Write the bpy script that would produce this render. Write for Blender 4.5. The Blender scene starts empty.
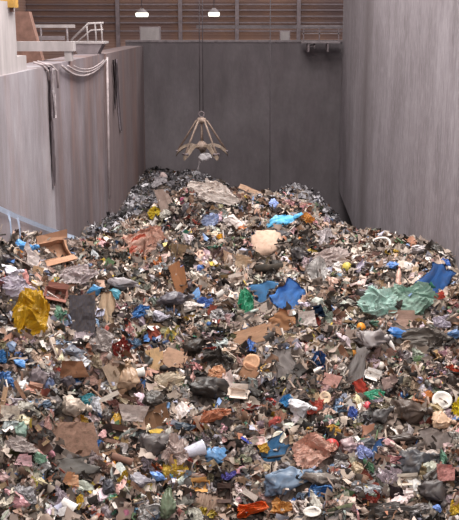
import bpy, bmesh, math, random
import numpy as np
from mathutils import Vector, Matrix, noise as mn
S = bpy.context.scene
C = S.collection
PI = math.pi
rnd = random.Random(11)
# ------------------------------------------------------------------ camera
F, CX, CY, CZ = 1000.0, 229.5, 260.0, 14.0
PITCH, YAW = math.radians(13.28), math.radians(0.753)
fw = Vector((-math.sin(YAW)*math.cos(PITCH), math.cos(YAW)*math.cos(PITCH), -math.sin(PITCH)))
rt = Vector((math.cos(YAW), math.sin(YAW), 0)); up = rt.cross(fw)
EYE = Vector((0, 0, CZ))
cam = bpy.data.objects.new('camera', bpy.data.cameras.new('camera')); C.objects.link(cam)
cam.data.sensor_fit = 'HORIZONTAL'; cam.data.sensor_width = 36; cam.data.lens = F/459*36
cam.data.clip_end = 300
cam.matrix_world = Matrix.Translation(EYE) @ Matrix((rt, up, -fw)).transposed().to_4x4()
S.camera = cam
def ray(px, py): return fw + rt*((px-CX)/F) - up*((py-CY)/F)
def at(px, py, d):
    r = ray(px, py); return EYE + r*(d/r.y)
def proj(p):
    v = Vector(p)-EYE; z = v.dot(fw)
    return CX+F*v.dot(rt)/z, CY-F*v.dot(up)/z, z
def on_x(px, py, x):
    r = ray(px, py); return EYE + r*(x/r.x)
XL, XR, YB = -5.88, 5.78, 60.0

# ------------------------------------------------------------------ colour and materials
def lin(c): return c/12.92 if c <= .04045 else ((c+.055)/1.055)**2.4
def rgb(h, g=1.0):
    h = h.lstrip('#'); return tuple(min(.95, lin(int(h[i:i+2], 16)/255)*g) for i in (0, 2, 4))
def new_mat(name, rough=.7):
    m = bpy.data.materials.new(name); m.use_nodes = True
    nt = m.node_tree; b = nt.nodes['Principled BSDF']; b.inputs['Roughness'].default_value = rough
    b.inputs['Specular IOR Level'].default_value = .4
    return m, nt, b
def N(nt, t, **k):
    n = nt.nodes.new(t)
    for a, v in k.items():
        if a[0] == '_': n.inputs[a[1:].replace('_', ' ')].default_value = v
        else: setattr(n, a, v)
    return n
def mix_rgb(nt, fac, a, b, mode='MIX'):
    m = N(nt, 'ShaderNodeMix', data_type='RGBA', blend_type=mode)
    for k, v in ((0, fac), (6, a), (7, b)):
        if isinstance(v, bpy.types.NodeSocket): nt.links.new(v, m.inputs[k])
        else: m.inputs[k].default_value = v if k == 0 else (*v, 1)
    return m.outputs[2]
def noise_tex(nt, scale, stretch=(1, 1, 1), detail=4, rough=.6, coord='Object'):
    tc = N(nt, 'ShaderNodeTexCoord'); mp = N(nt, 'ShaderNodeMapping'); mp.inputs['Scale'].default_value = stretch
    nt.links.new(tc.outputs[coord], mp.inputs[0])
    n = N(nt, 'ShaderNodeTexNoise', _Scale=scale, _Detail=detail, _Roughness=rough)
    nt.links.new(mp.outputs[0], n.inputs['Vector']); return n.outputs[0]
def ramp(nt, fac, stops):
    r = N(nt, 'ShaderNodeValToRGB'); e = r.color_ramp.elements
    while len(e) < len(stops): e.new(.5)
    for i, (p, c) in enumerate(stops):
        e[i].position = p; e[i].color = (*(c if not isinstance(c, (int, float)) else (c,)*3), 1)
    nt.links.new(fac, r.inputs[0]); return r.outputs[0]
def plain(name, hexc, rough=.7, metal=0, var=.35, scale=3, stretch=(1, 1, 1)):
    m, nt, b = new_mat(name, rough); b.inputs['Metallic'].default_value = metal
    c = rgb(hexc)
    f = ramp(nt, noise_tex(nt, scale, stretch), [(.3, 1-var), (.7, 1+var*.3)])
    nt.links.new(mix_rgb(nt, 1.0, c, f, 'MULTIPLY'), b.inputs['Base Color'])
    return m
def concrete(name, base, dark, light, band=None, streak=.055, brush=0, rust=0):
    """cast concrete with vertical run-off streaks, blotches and scratches"""
    m, nt, b = new_mat(name, .85)
    s1 = noise_tex(nt, 1.1, (1, 1, streak), 6, .65)
    s2 = noise_tex(nt, 7, (1, 1, streak*1.6), 4, .6)
    bl = noise_tex(nt, .35, (1, 1, .6), 5, .6)
    c = mix_rgb(nt, ramp(nt, s1, [(.3, 0), (.72, 1)]), rgb(dark), rgb(base))
    c = mix_rgb(nt, ramp(nt, bl, [(.42, 0), (.72, .85)]), c, rgb(light))
    c = mix_rgb(nt, ramp(nt, s2, [(.35, .0), (.7, .28)]), c, rgb(dark))
    if rust:
        s4 = noise_tex(nt, .5, (1, 1, .12), 5, .6)
        c = mix_rgb(nt, ramp(nt, s4, [(.5, 0), (.66, rust)]), c, rgb('#9a7568'))
    bl2 = noise_tex(nt, 1.6, (1, 1, .8), 6, .7)
    c = mix_rgb(nt, ramp(nt, bl2, [(.35, .22), (.6, 0)]), c, rgb(dark))
    if brush:
        s5 = noise_tex(nt, 5, (1, 1, .12), 8, .75)
        c = mix_rgb(nt, ramp(nt, s5, [(.50, 0), (.66, .55)]), c, rgb(dark, .75))
        s3 = noise_tex(nt, 9, (1, 1, .28), 3, .5)
        c = mix_rgb(nt, ramp(nt, s3, [(.5, 0), (.62, brush)]), c, rgb(light))
    if band:
        tc = N(nt, 'ShaderNodeTexCoord'); sp = N(nt, 'ShaderNodeSeparateXYZ'); nt.links.new(tc.outputs['Object'], sp.inputs[0])
        mr = N(nt, 'ShaderNodeMapRange'); mr.inputs[1].default_value = band[0]; mr.inputs[2].default_value = band[1]
        nt.links.new(sp.outputs[band[2]], mr.inputs[0])
        c = mix_rgb(nt, ramp(nt, mr.outputs[0], band[3]), c, rgb(band[4]))
    nt.links.new(c, b.inputs['Base Color'])
    bp = N(nt, 'ShaderNodeBump', _Strength=.35, _Distance=.05)
    nt.links.new(noise_tex(nt, 6, (1, 1, .4), 6), bp.inputs['Height']); nt.links.new(bp.outputs[0], b.inputs['Normal'])
    return m
def tinted(name, rough, dirt=.5, spec=.4, dscale=5):
    """colour comes from the object itself, grime from noise"""
    m, nt, b = new_mat(name, rough); b.inputs['Specular IOR Level'].default_value = spec
    oi = N(nt, 'ShaderNodeObjectInfo')
    tc = N(nt, 'ShaderNodeTexCoord')
    ad = N(nt, 'ShaderNodeVectorMath', operation='ADD'); nt.links.new(tc.outputs['Object'], ad.inputs[0]); nt.links.new(oi.outputs['Location'], ad.inputs[1])
    n = N(nt, 'ShaderNodeTexNoise', _Scale=dscale, _Detail=4, _Roughness=.65); nt.links.new(ad.outputs[0], n.inputs['Vector'])
    f = ramp(nt, n.outputs[0], [(.45, 0), (.75, dirt)])
    c = mix_rgb(nt, f, oi.outputs['Color'], rgb('#6b5a4c'))
    nt.links.new(c, b.inputs['Base Color'])
    return m
MT = {'plastic': tinted('grimy_plastic', .38, .45, .5), 'paper': tinted('soiled_paper', .8, .4), 'card': tinted('damp_cardboard', .85, .4),
      'cloth': tinted('soiled_cloth', .95, .45, .2), 'wood': tinted('rough_timber', .8, .4), 'webbing': tinted('woven_webbing', .8, .1), 'mottle': tinted('mottled_foam', .95, .75, .2, 14), 'metal': tinted('dented_metal', .35, .4, .6)}
M = {'steel': plain('dusty_steel', '#8a8084', .6), 'dark_steel': plain('dark_steel', '#7d7074', .6),
     'crane_yellow': plain('yellow_paint', '#c79a4e', .5), 'grab': plain('worn_grab_paint', '#a48e82', .6, 0, .5, 6), 'claw': plain('worn_claw_steel', '#8c7a6c', .55, 0, .5, 6),
     'rope': plain('wire_rope', '#544d52', .6), 'pale': plain('pale_concrete', '#b9b1b2', .85, 0, .3, 2, (1, 1, .3)),
     'rust': plain('rusty_panel', '#987468', .8, 0, .4), 'hose': plain('dusty_hose', '#bcaeb0', .7), 'box_grey': plain('grey_housing', '#a2969a', .7)}
def lamp_mat():
    m = bpy.data.materials.new('lamp_glow'); m.use_nodes = True; nt = m.node_tree; nt.nodes.clear()
    e = N(nt, 'ShaderNodeEmission'); e.inputs[0].default_value = (1, .97, .85, 1); e.inputs[1].default_value = 2.2
    nt.links.new(e.outputs[0], N(nt, 'ShaderNodeOutputMaterial').inputs[0]); return m
M['lamp'] = lamp_mat()
def litter_mat(name, rough):
    m, nt, b = new_mat(name, rough)
    a = N(nt, 'ShaderNodeAttribute', attribute_name='tint')
    nt.links.new(a.outputs['Color'], b.inputs['Base Color']); return m
M['litter'] = litter_mat('mixed_litter', .6)

# ------------------------------------------------------------------ object helpers
def link(name, me, mat=None, parent=None, smooth=False):
    o = bpy.data.objects.new(name, me); C.objects.link(o)
    if mat is not None and not me.materials: me.materials.append(mat)
    if parent: o.parent = parent
    if smooth: me.polygons.foreach_set('use_smooth', [True]*len(me.polygons))
    return o
def bm_obj(name, bm, mat, parent=None, smooth=False):
    me = bpy.data.meshes.new(name); bm.to_mesh(me); bm.free(); return link(name, me, mat, parent, smooth)
def empty(name, loc, rot=None):
    o = bpy.data.objects.new(name, None); C.objects.link(o); o.location = loc; o.empty_display_size = .1
    if rot: o.rotation_euler = rot
    return o
def tag(o, label, cat, group=None):
    o['label'] = label; o['category'] = cat
    if group: o['group'] = group
    return o
def struct(o): o['kind'] = 'structure'; return o
def stuff(o): o['kind'] = 'stuff'; return o
def box(bm, x0, x1, y0, y1, z0, z1):
    v = [bm.verts.new(p) for p in ((x0,y0,z0),(x1,y0,z0),(x1,y1,z0),(x0,y1,z0),(x0,y0,z1),(x1,y0,z1),(x1,y1,z1),(x0,y1,z1))]
    for f in ((3,2,1,0),(4,5,6,7),(0,1,5,4),(1,2,6,5),(2,3,7,6),(3,0,4,7)): bm.faces.new([v[i] for i in f])
def boxo(name, mat, parent, *a):
    bm = bmesh.new(); box(bm, *a); return bm_obj(name, bm, mat, parent)
def tube(bm, pts, r, n=8, r1=None):
    pts = [Vector(p) for p in pts]; rings = []
    for i, p in enumerate(pts):
        t = (pts[min(i+1, len(pts)-1)]-pts[max(i-1, 0)]).normalized()
        a = t.orthogonal().normalized() if i == 0 else (prev - t*prev.dot(t)).normalized()
        prev = a; b = t.cross(a); rr = r + ((r1-r)*i/(len(pts)-1) if r1 is not None else 0)
        rings.append([bm.verts.new(p+(a*math.cos(2*PI*k/n)+b*math.sin(2*PI*k/n))*rr) for k in range(n)])
    for q, w in zip(rings, rings[1:]):
        for k in range(n): bm.faces.new((q[k], q[(k+1) % n], w[(k+1) % n], w[k]))
    bm.faces.new(rings[0][::-1]); bm.faces.new(rings[-1])
def tubeo(name, mat, parent, pts, r, n=8, r1=None):
    bm = bmesh.new(); tube(bm, pts, r, n, r1); return bm_obj(name, bm, mat, parent, True)
def lathe(bm, prof, n=14):
    rings = [[bm.verts.new((r*math.cos(2*PI*k/n), r*math.sin(2*PI*k/n), z)) for k in range(n)] for r, z in prof]
    for q, w in zip(rings, rings[1:]):
        for k in range(n): bm.faces.new((q[k], q[(k+1) % n], w[(k+1) % n], w[k]))
    bm.faces.new(rings[0][::-1]); bm.faces.new(rings[-1])

# ------------------------------------------------------------------ mound surface: thin-plate spline through surveyed points
ctl = []
for px, py, d in [(-60,540,16.2),(60,540,16.2),(150,540,16.5),(230,540,16.6),(350,540,16.6),(520,540,16.5),
                  (0,430,18.2),(120,430,19.2),(230,430,19.5),(340,430,19.5),(459,430,19.2),
                  (0,350,19.8),(120,350,22.0),(230,350,22.5),(340,350,22.4),(459,350,22),
                  (0,290,21.6),(60,290,24.5),(150,290,25.2),(230,290,25.5),(340,290,25.3),(459,290,25),
                  (-14,232,22.2),(8,235,23.7),(40,242,26.2),(80,242,30),(150,245,28.8),(230,240,29),(320,245,28.5),(400,252,28.5),(459,266,26.6),
                  (120,237,32),(150,214,33),(190,196,34),(240,194,33.5),(275,198,33.5),(305,214,33),(335,237,32),(370,243,31.5),
                  (83,221,39),(105,210,43),(128,198,47),(147,180,54),(165,172,54),(200,176,54),(225,196,52),
                  (285,190,46),(305,188,46),(325,207,46.5),(345,236,46.5)]:
    p = at(px, py, d); ctl.append((p.x, p.y, p.z))
for x, y, z in [(-5.88,26.5,8.15),(-5.88,29,7.5),(-5.88,32,6.7),(-5.88,36,6.75),(-5.88,40,6.7),(-4.8,34.5,5.9),(-3.5,37,5.9),(-2.2,38.8,6.2),(0,39.5,6.5),(3,38,6.0),(5.9,37,4.6),(5.9,44,3.0),(5.9,52,2.6),(0,46,5.4),(0,58,3.6),(3.5,57,3.4),(-5.8,60,5.9),(-3,60,5.6),(5.9,60,2.6),
                (-6,11,3.6),(0,11,3.6),(6,11,3.6)]: ctl.append((x, y, z))
P = np.array(ctl)
def U(r2): return np.where(r2 > 1e-9, .5*r2*np.log(np.maximum(r2, 1e-9)), 0)
SC = np.array([1.0, 1.0])
def tps_fit(P):
    n = len(P); d2 = ((P[:, None, :2]-P[None, :, :2])**2).sum(-1); A = np.zeros((n+3, n+3))
    A[:n, :n] = U(d2)+np.eye(n)*.15; A[:n, n] = 1; A[:n, n+1:] = P[:, :2]; A[n, :n] = 1; A[n+1:, :n] = P[:, :2].T
    return np.linalg.solve(A, np.r_[P[:, 2], 0, 0, 0])
W = tps_fit(P)
GX0, GX1, GY0, GY1, GS = -5.86, 5.78, 12.0, 59.97, .07
xs = np.linspace(GX0, GX1, int((GX1-GX0)/GS)+1); ys = np.linspace(GY0, GY1, int((GY1-GY0)/GS)+1)
X, Y = np.meshgrid(xs, ys)
def vnoise(x, y, seed):
    xi, yi = np.floor(x).astype(np.int64), np.floor(y).astype(np.int64); fx, fy = x-xi, y-yi
    fx, fy = fx*fx*(3-2*fx), fy*fy*(3-2*fy)
    def h(a, b):
        v = (a*374761393+b*668265263+seed*974711) & 0xffffffff
        v = ((v ^ (v >> 13))*1274126177) & 0xffffffff
        return ((v ^ (v >> 16)) & 0xffff)/65535.0
    return (h(xi, yi)*(1-fx)+h(xi+1, yi)*fx)*(1-fy)+(h(xi, yi+1)*(1-fx)+h(xi+1, yi+1)*fx)*fy-.5
Z = W[-3]+W[-2]*X+W[-1]*Y
for i in range(len(P)): Z += W[i]*U((X-P[i, 0])**2+(Y-P[i, 1])**2)
far = np.clip((Y-36)/4, 0, 1)
calm = 1-.75*np.clip((-3.9-X)/1.2, 0, 1)*np.clip((Y-24)/2, 0, 1)*np.clip((40-Y)/2, 0, 1)
Z += .62*vnoise(X/1.4, Y/1.4, 1)*(1-.4*far)*calm+(.46-.22*far)*calm*vnoise(X/.6, Y/.6, 2)+(.17-.06*far)*vnoise(X/.26, Y/.26, 3)
Z -= .45*np.clip((-2.4-X)/1.2, 0, 1)*np.clip((Y-36)/4, 0, 1)
Z = np.maximum(Z, .6)
def surf(x, y):
    u = min(max((x-xs[0])/(xs[1]-xs[0]), 0), len(xs)-1.001); v = min(max((y-ys[0])/(ys[1]-ys[0]), 0), len(ys)-1.001)
    i, j = int(u), int(v); a, b = u-i, v-j
    return (Z[j, i]*(1-a)+Z[j, i+1]*a)*(1-b)+(Z[j+1, i]*(1-a)+Z[j+1, i+1]*a)*b
def normal(x, y, e=.25): return Vector((surf(x-e, y)-surf(x+e, y), surf(x, y-e)-surf(x, y+e), 2*e)).normalized()
def hit(px, py):
    r = ray(px, py); d = 13.0
    while d < 60:
        p = EYE+r*(d/r.y)
        if p.z < surf(p.x, p.y): return p
        d += .05
    return None
ny, nx = X.shape
vv = np.c_[X.ravel(), Y.ravel(), Z.ravel()]
idx = np.arange(nx*ny).reshape(ny, nx)
q = np.c_[idx[:-1, :-1].ravel(), idx[:-1, 1:].ravel(), idx[1:, 1:].ravel(), idx[1:, :-1].ravel()]
def np_mesh(name, v, loops, counts):
    me = bpy.data.meshes.new(name)
    me.vertices.add(len(v)); me.vertices.foreach_set('co', np.ascontiguousarray(v, np.float32).ravel())
    me.loops.add(len(loops)); me.loops.foreach_set('vertex_index', loops.astype(np.int32))
    me.polygons.add(len(counts)); st = np.zeros(len(counts), np.int32); st[1:] = np.cumsum(counts)[:-1]
    me.polygons.foreach_set('loop_start', st)
    me.update(calc_edges=True); me.validate(); return me
me = np_mesh('refuse_mound', vv, q.ravel(), np.full(len(q), 4))
mm, nt, b = new_mat('packed_refuse', .85)
v1 = N(nt, 'ShaderNodeTexVoronoi', _Scale=7.0); tc = N(nt, 'ShaderNodeTexCoord'); nt.links.new(tc.outputs['Object'], v1.inputs['Vector'])
sp = N(nt, 'ShaderNodeSeparateColor'); nt.links.new(v1.outputs['Color'], sp.inputs[0])
nt.links.new(ramp(nt, sp.outputs[0], [(0, rgb('#2e2825')), (.35, rgb('#4b4039')), (.6, rgb('#665850')), (.8, rgb('#8d7d74')), (1, rgb('#3a3c42'))]), b.inputs['Base Color'])
mound = stuff(link('refuse_mound', me, mm))
mound['label'] = 'packed mixed household refuse heaped across the concrete bunker'; mound['category'] = 'refuse'

# ------------------------------------------------------------------ the setting
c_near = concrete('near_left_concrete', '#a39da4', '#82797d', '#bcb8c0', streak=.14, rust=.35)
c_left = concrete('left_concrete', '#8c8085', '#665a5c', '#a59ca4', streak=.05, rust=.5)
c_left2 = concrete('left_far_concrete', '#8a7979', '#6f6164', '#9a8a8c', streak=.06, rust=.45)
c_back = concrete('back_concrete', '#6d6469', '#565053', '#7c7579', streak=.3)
c_right = concrete('right_concrete', '#9c949b', '#827a7f', '#b9b2ba', streak=.08, brush=.35,
                   band=(42, 60, 'Y', [(0, 0), (.15, .1), (.32, .7), (.45, .15), (.6, .0), (.72, .3), (.85, .1), (1, .25)], '#6c6366'))
TOP = CZ-1.22
struct(boxo('wall_left_near', c_near, None, -6.9, -5.80, 10, 30.5, 0, TOP))
struct(boxo('wall_left', c_left, None, -6.9, -5.90, 30.55, 43.3, 0, TOP))
struct(boxo('wall_left_far', c_left2, None, -6.9, -5.86, 43.6, 60, 0, TOP-.02))
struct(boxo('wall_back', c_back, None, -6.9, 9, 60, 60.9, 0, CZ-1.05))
struct(boxo('trim_back', plain('coping', '#7d7478', .8), None, -6.9, 9, 59.94, 60.98, CZ-1.05, CZ-.93))
# right wall: tall slab whose lower far corner is cut back
bm = bmesh.new()
prof = [(10, 0), (46.5, 0), (48.4, CZ-10.5), (58.9, CZ-9.75), (59.6, CZ-9.2), (59.6, 24), (10, 24)]
va = [bm.verts.new((XR, y, z)) for y, z in prof]; vb = [bm.verts.new((XR+1.1, y, z)) for y, z in prof]
bm.faces.new(va); bm.faces.new(vb[::-1])
for i in range(len(prof)): j = (i+1) % len(prof); bm.faces.new((va[j], va[i], vb[i], vb[j]))
bmesh.ops.recalc_face_normals(bm, faces=bm.faces)
struct(bm_obj('wall_right', bm, c_right))
struct(boxo('wall_right_recess', c_back, None, 7.4, 7.9, 40, 60, 0, 24))
struct(boxo('floor', plain('pit_floor', '#4c4644', .9), None, -8, 9, 8, 61, -.3, 0))
struct(boxo('floor_gallery', plain('gallery_floor', '#5c5255', .9), None, -16, -6.9, 8, 76, CZ-3.2, CZ-3))
struct(boxo('floor_upper', plain('upper_floor', '#5c5255', .9), None, -6.9, 16, 60.9, 76, CZ-3.2, CZ-3))
# hall behind: ribbed dark red-brown cladding
hm, nt, b = new_mat('ribbed_cladding', .8)
wv = N(nt, 'ShaderNodeTexWave', bands_direction='Z', _Scale=1.6, _Distortion=.3); tc = N(nt, 'ShaderNodeTexCoord'); nt.links.new(tc.outputs['Object'], wv.inputs[0])
c = mix_rgb(nt, wv.outputs[0], rgb('#836a68'), rgb('#96807d'))
c = mix_rgb(nt, ramp(nt, noise_tex(nt, .25, (1, 1, .5)), [(.35, .0), (.7, .7)]), c, rgb('#b88c70'))
nt.links.new(c, b.inputs['Base Color'])
struct(boxo('wall_hall_end', hm, None, -18, 18, 76, 76.4, CZ-3.2, 27))
struct(boxo('wall_hall_side', hm, None, -16.4, -16, 8, 76, CZ-3.2, 27))
# near-left pillar and block standing on the near wall
struct(boxo('pillar_near', M['pale'], None, -7.2, -5.86, 24.0, 26.4, TOP, CZ+.55))
struct(boxo('pillar_block', M['pale'], None, -6.7, -5.9, 26.4, 27.7, TOP, CZ-.83))
# hall columns and girts behind the back wall
for px in (180, 237, 299, 117):
    p = at(px, 20, 75); struct(boxo('column_steel', M['dark_steel'], None, p.x-.14, p.x+.14, 75.3, 75.6, CZ-3, CZ+8))
for z in (.05, .5, .95, 1.35, 1.8, -.55):
    struct(boxo('trim_girt', M['dark_steel'], None, -17, 17, 75.65, 75.85, CZ+z, CZ+z+.1))

# ------------------------------------------------------------------ fixed equipment
def lamp(px, py, d, w, label):
    p = at(px, py, d); r = empty('hall_lamp', p); tag(r, label, 'lamp', 'hall lamps')
    bm = bmesh.new(); lathe(bm, [(.10, .35), (w*.5, .12), (w*.52, .08), (w*.50, .08)], 16); bm_obj('reflector', bm, M['steel'], r, True)
    bm = bmesh.new(); lathe(bm, [(w*.5, -.18), (w*.56, .0), (w*.50, .08)], 16); bm_obj('glowing_lens', bm, M['lamp'], r, True)
    tubeo('hanger', M['dark_steel'], r, [(0, 0, .34), (0, 0, 3.2)], .03)
lamp(142, 14, 68, .78, 'round glowing hall lamp hanging above the corner of left and back walls')
lamp(214, 13.5, 68, .68, 'round glowing hall lamp hanging above the grab')
for px, py, w, h, lb in ((150, 34, 20, 14, 'grey switch cabinet behind back wall under the corner lamp'), (285, 37, 10, 12, 'pale grey switch cabinet behind back wall near the thin rope'),):
    p = at(px, py, 63); s = .063*.5
    r = empty('switch_cabinet', (p.x, p.y, p.z-h*s)); tag(r, lb, 'cabinet', 'switch cabinets')
    boxo('housing', M['box_grey'], r, -w*s, w*s, 0, .5, -.6, 2*h*s); boxo('door', M['pale'], r, -w*s+.06, w*s-.06, -.03, 0, .06, 2*h*s-.06)
# rail beams running above the back wall
p = at(290, 27, 66)
tag(boxo('crane_rail', M['steel'], None, -3, 7.5, 65.8, 66.2, p.z-.1, p.z+.12), 'long grey crane rail above the back wall near right wall', 'rail')
r = empty('maintenance_platform', at(322, 40, 59.0)); tag(r, 'small steel platform with railing on top of back wall beside right wall', 'platform')
r.location.z = CZ-1.25
boxo('deck', M['steel'], r, -1.2, 1.0, -.6, .4, .18, .28)
for x in (-1.1, -.2, .9): boxo('post', M['dark_steel'], r, x-.035, x+.035, -.57, -.5, .28, 1.15)
boxo('top_rail', M['steel'], r, -1.2, 1.0, -.58, -.5, 1.1, 1.18); boxo('mid_rail', M['steel'], r, -1.2, 1.0, -.57, -.52, .7, .75)
for x in (-.8, .3): boxo('bracket', M['dark_steel'], r, x-.05, x+.05, -.55, .3, -.3, .18)
bm = bmesh.new(); lathe(bm, [(.16, 0), (.16, .1), (.10, .1), (.10, .4), (.16, .4), (.16, .5)]);
for v in bm.verts: v.co = Vector((v.co.z-.9, v.co.y-.2, v.co.x+.0))
bm_obj('pulley', bm, M['steel'], r, True)
# left gallery
r = empty('crane_girder', (0, 0, 0)); tag(r, 'yellow crane girder end above the near concrete pillar', 'girder')
boxo('top_flange', M['crane_yellow'], r, -11, -5.72, 25.6, 26.2, CZ+.40, CZ+.66); boxo('web', M['rust'], r, -11, -5.8, 25.8, 26.0, CZ+.30, CZ+.40)
r = empty('gallery_beam', (0, 0, 0)); tag(r, 'pale horizontal concrete beam carried by a short post on left wall', 'beam')
zb = at(50, 46, 34.5).z
boxo('beam', M['pale'], r, -9.5, -5.7, 34.3, 34.8, zb-.17, zb+.15); boxo('post', M['pale'], r, -6.02, -5.78, 34.35, 34.7, TOP-.0, zb-.17)
r = empty('rust_chute', at(30, 42, 38)); tag(r, 'rust-coloured slanted metal chute behind the pale beam', 'chute')
bm = bmesh.new(); box(bm, -.8, .55, 0, .5, -1.2, 1.1)
for v in bm.verts:
    if v.co.z > 1: v.co.x -= .55 if v.co.x > 0 else 0
bm_obj('side_plate', bm, M['rust'], r); boxo('rim', M['steel'], r, -.85, .6, -.03, .03, -.2, -.12)
r = empty('loading_hopper', (-6.4, 42.6, TOP)); tag(r, 'grey steel hopper under a slanted stair rail on left wall', 'hopper')
bm = bmesh.new(); box(bm, -.7, .62, -.5, .6, 0, .45)
for v in bm.verts:
    if v.co.z < .1: v.co.x *= .6
bm_obj('bin', bm, M['steel'], r); boxo('rim', M['pale'], r, -.8, .72, -.55, .65, .43, .52)
r = empty('stair_rail', (-6.4, 42.5, TOP+.52)); tag(r, 'steel stair railing slanting up above the grey hopper', 'railing')
tubeo('handrail', M['pale'], r, [(-.75, 0, .05), (.0, 0, .72), (.62, 0, .74)], .045); tubeo('mid_rail', M['pale'], r, [(-.45, 0, .03), (.1, 0, .45), (.6, 0, .47)], .03)
for x, h in ((-.05, .68), (.3, .72), (.55, .73)): tubeo('post', M['pale'], r, [(x, 0, 0), (x-.03, 0, h)], .035)
r = empty('gallery_railing', (-7.6, 39, TOP)); tag(r, 'low steel railing with posts behind the pale beam', 'railing')
for x in (-1.0, -.1, .9): tubeo('post', M['steel'], r, [(x, 0, 0), (x, 0, 1.15)], .04)
boxo('top_rail', M['pale'], r, -1.05, 1.2, -.05, .05, 1.08, 1.2); boxo('kick_plate', M['steel'], r, -1.0, .8, -.04, .04, .62, .78)
# hoses and rags over the left wall
def drape(pxs, x, name, label, cat, hexc, wid=.16, seed=0, group=None):
    pts = [on_x(a, b, x) for a, b in pxs]; bm = bmesh.new(); n = len(pts)*5; rows = []
    for i in range(n+1):
        t = i/n*(len(pts)-1); k = min(int(t), len(pts)-2); p = pts[k].lerp(pts[k+1], t-k)
        w = wid*(1+.5*mn.noise(Vector((i*.5, seed, 0)))); ph = seed+i*.15; row = []
        for j in range(7):
            u = j/6-.5; row.append(bm.verts.new(p+Vector((.05+.045*math.sin(j*2.2+ph)+.03*mn.noise(Vector((i*.7, j*.8, seed))), u*w+.04*mn.noise(Vector((i*.4, 3, seed))), 0))))
        rows.append(row)
    for a, b in zip(rows, rows[1:]):
        for j in range(6): bm.faces.new((a[j], a[j+1], b[j+1], b[j]))
    bmesh.ops.solidify(bm, geom=bm.faces[:], thickness=.012)
    o = bm_obj(name, bm, MT['cloth'], None, True); o.color = (*rgb(hexc), 1); return tag(o, label, cat, group)
drape([(48,67),(49,110),(51,150),(53,186)], -5.80, 'hanging_rag', 'long dark tattered rag hanging down the joint of the left wall', 'rag', '#776c72', .34, 1)
drape([(51,68),(52,90),(53,118)], -5.78, 'hanging_rag', 'short pale tattered rag hanging over the top of the joint in left wall', 'rag', '#b0a6aa', .24, 5)
drape([(115,59),(117,90),(119,118),(120,132)], -5.84, 'hanging_rag', 'grey tattered rag hanging beside the vertical hose near the back corner', 'rag', '#81767d', .42, 9)
drape([(112,60),(114,85),(114,110)], -5.82, 'hanging_rag', 'narrow dark rag between the vertical hose and the wide grey rag', 'rag', '#5d5459', .25, 14)
o = tubeo('vertical_hose', M['hose'], None, [on_x(107, 57, -5.74), on_x(108, 120, -5.74), on_x(109.5, 198, -5.74)], .05); tag(o, 'thin pale hose hanging straight down left wall to the far heap', 'hose')
for i, (a, b, sag, lb) in enumerate(((62, 106, 17, 'lowest'), (68, 106, 12, 'middle'), (74, 104, 8, 'uppermost'))):
    pts = [on_x(a+(b-a)*t, 66-6*t+sag*4*t*(1-t)*.75, -5.80+.02*i) for t in [k/10 for k in range(11)]]
    o = tubeo('sagging_hose', M['hose'], None, pts, .045-.01*i); tag(o, f'{lb} of three grey hoses sagging along the top of left wall', 'hose', 'sagging hoses on left wall')
for i, (a, b, c_) in enumerate(((34, 66, 'longest'), (38, 65, 'middle'), (43, 67, 'shortest'))):
    o = tubeo('pink_cable', M['hose'], None, [on_x(a, b, -5.95)+Vector((0, 0, .1)), on_x(a+8, 66, -5.82)+Vector((0, 0, .03)), on_x(a+14, 71, -5.75), on_x(a+15, 80+i*4, -5.75)], .035)
    tag(o, f'{c_} of three cable ends spilling over the near left wall top', 'cable', 'cable ends on wall top')
# light blue strap across the near-left corner of the heap
def strap(pts, w, name, label, hexc):
    bm = bmesh.new(); rows = []
    for i, p in enumerate(pts):
        p = Vector(p); rows.append([bm.verts.new(p+Vector((0, -w*.3, -w/2))), bm.verts.new(p+Vector((.02, w*.3, w/2)))])
    for a, b in zip(rows, rows[1:]): bm.faces.new((a[0], a[1], b[1], b[0]))
    bmesh.ops.solidify(bm, geom=bm.faces[:], thickness=.012)
    o = bm_obj(name, bm, MT['webbing']); o.color = (*rgb(hexc), 1); tag(o, label, 'strap'); return o
strap([at(a, b, 5640/(243-a)) if a < 60 else at(a, b, 5640/183+(a-60)*.03) for a, b in ((-12,203),(0,209),(15,216),(30,222),(45,228),(60,233),(72,237),(86,243))], .11, 'lifting_strap', 'long pale blue strap stretched from left wall down to the heap', '#dce8ff')
strap([at(8, 213, 23.3), at(10, 222, 23.3), at(11, 234, 23.3)], .09, 'loose_strap', 'short pale blue strap end above the blue bag by left wall', '#c9d8ee')
strap([at(17, 217, 23.9), at(19, 226, 23.9), at(20, 237, 23.9)], .09, 'loose_strap', 'short pale strap end hanging nearer the folded brown box', '#cfdaee')

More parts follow.
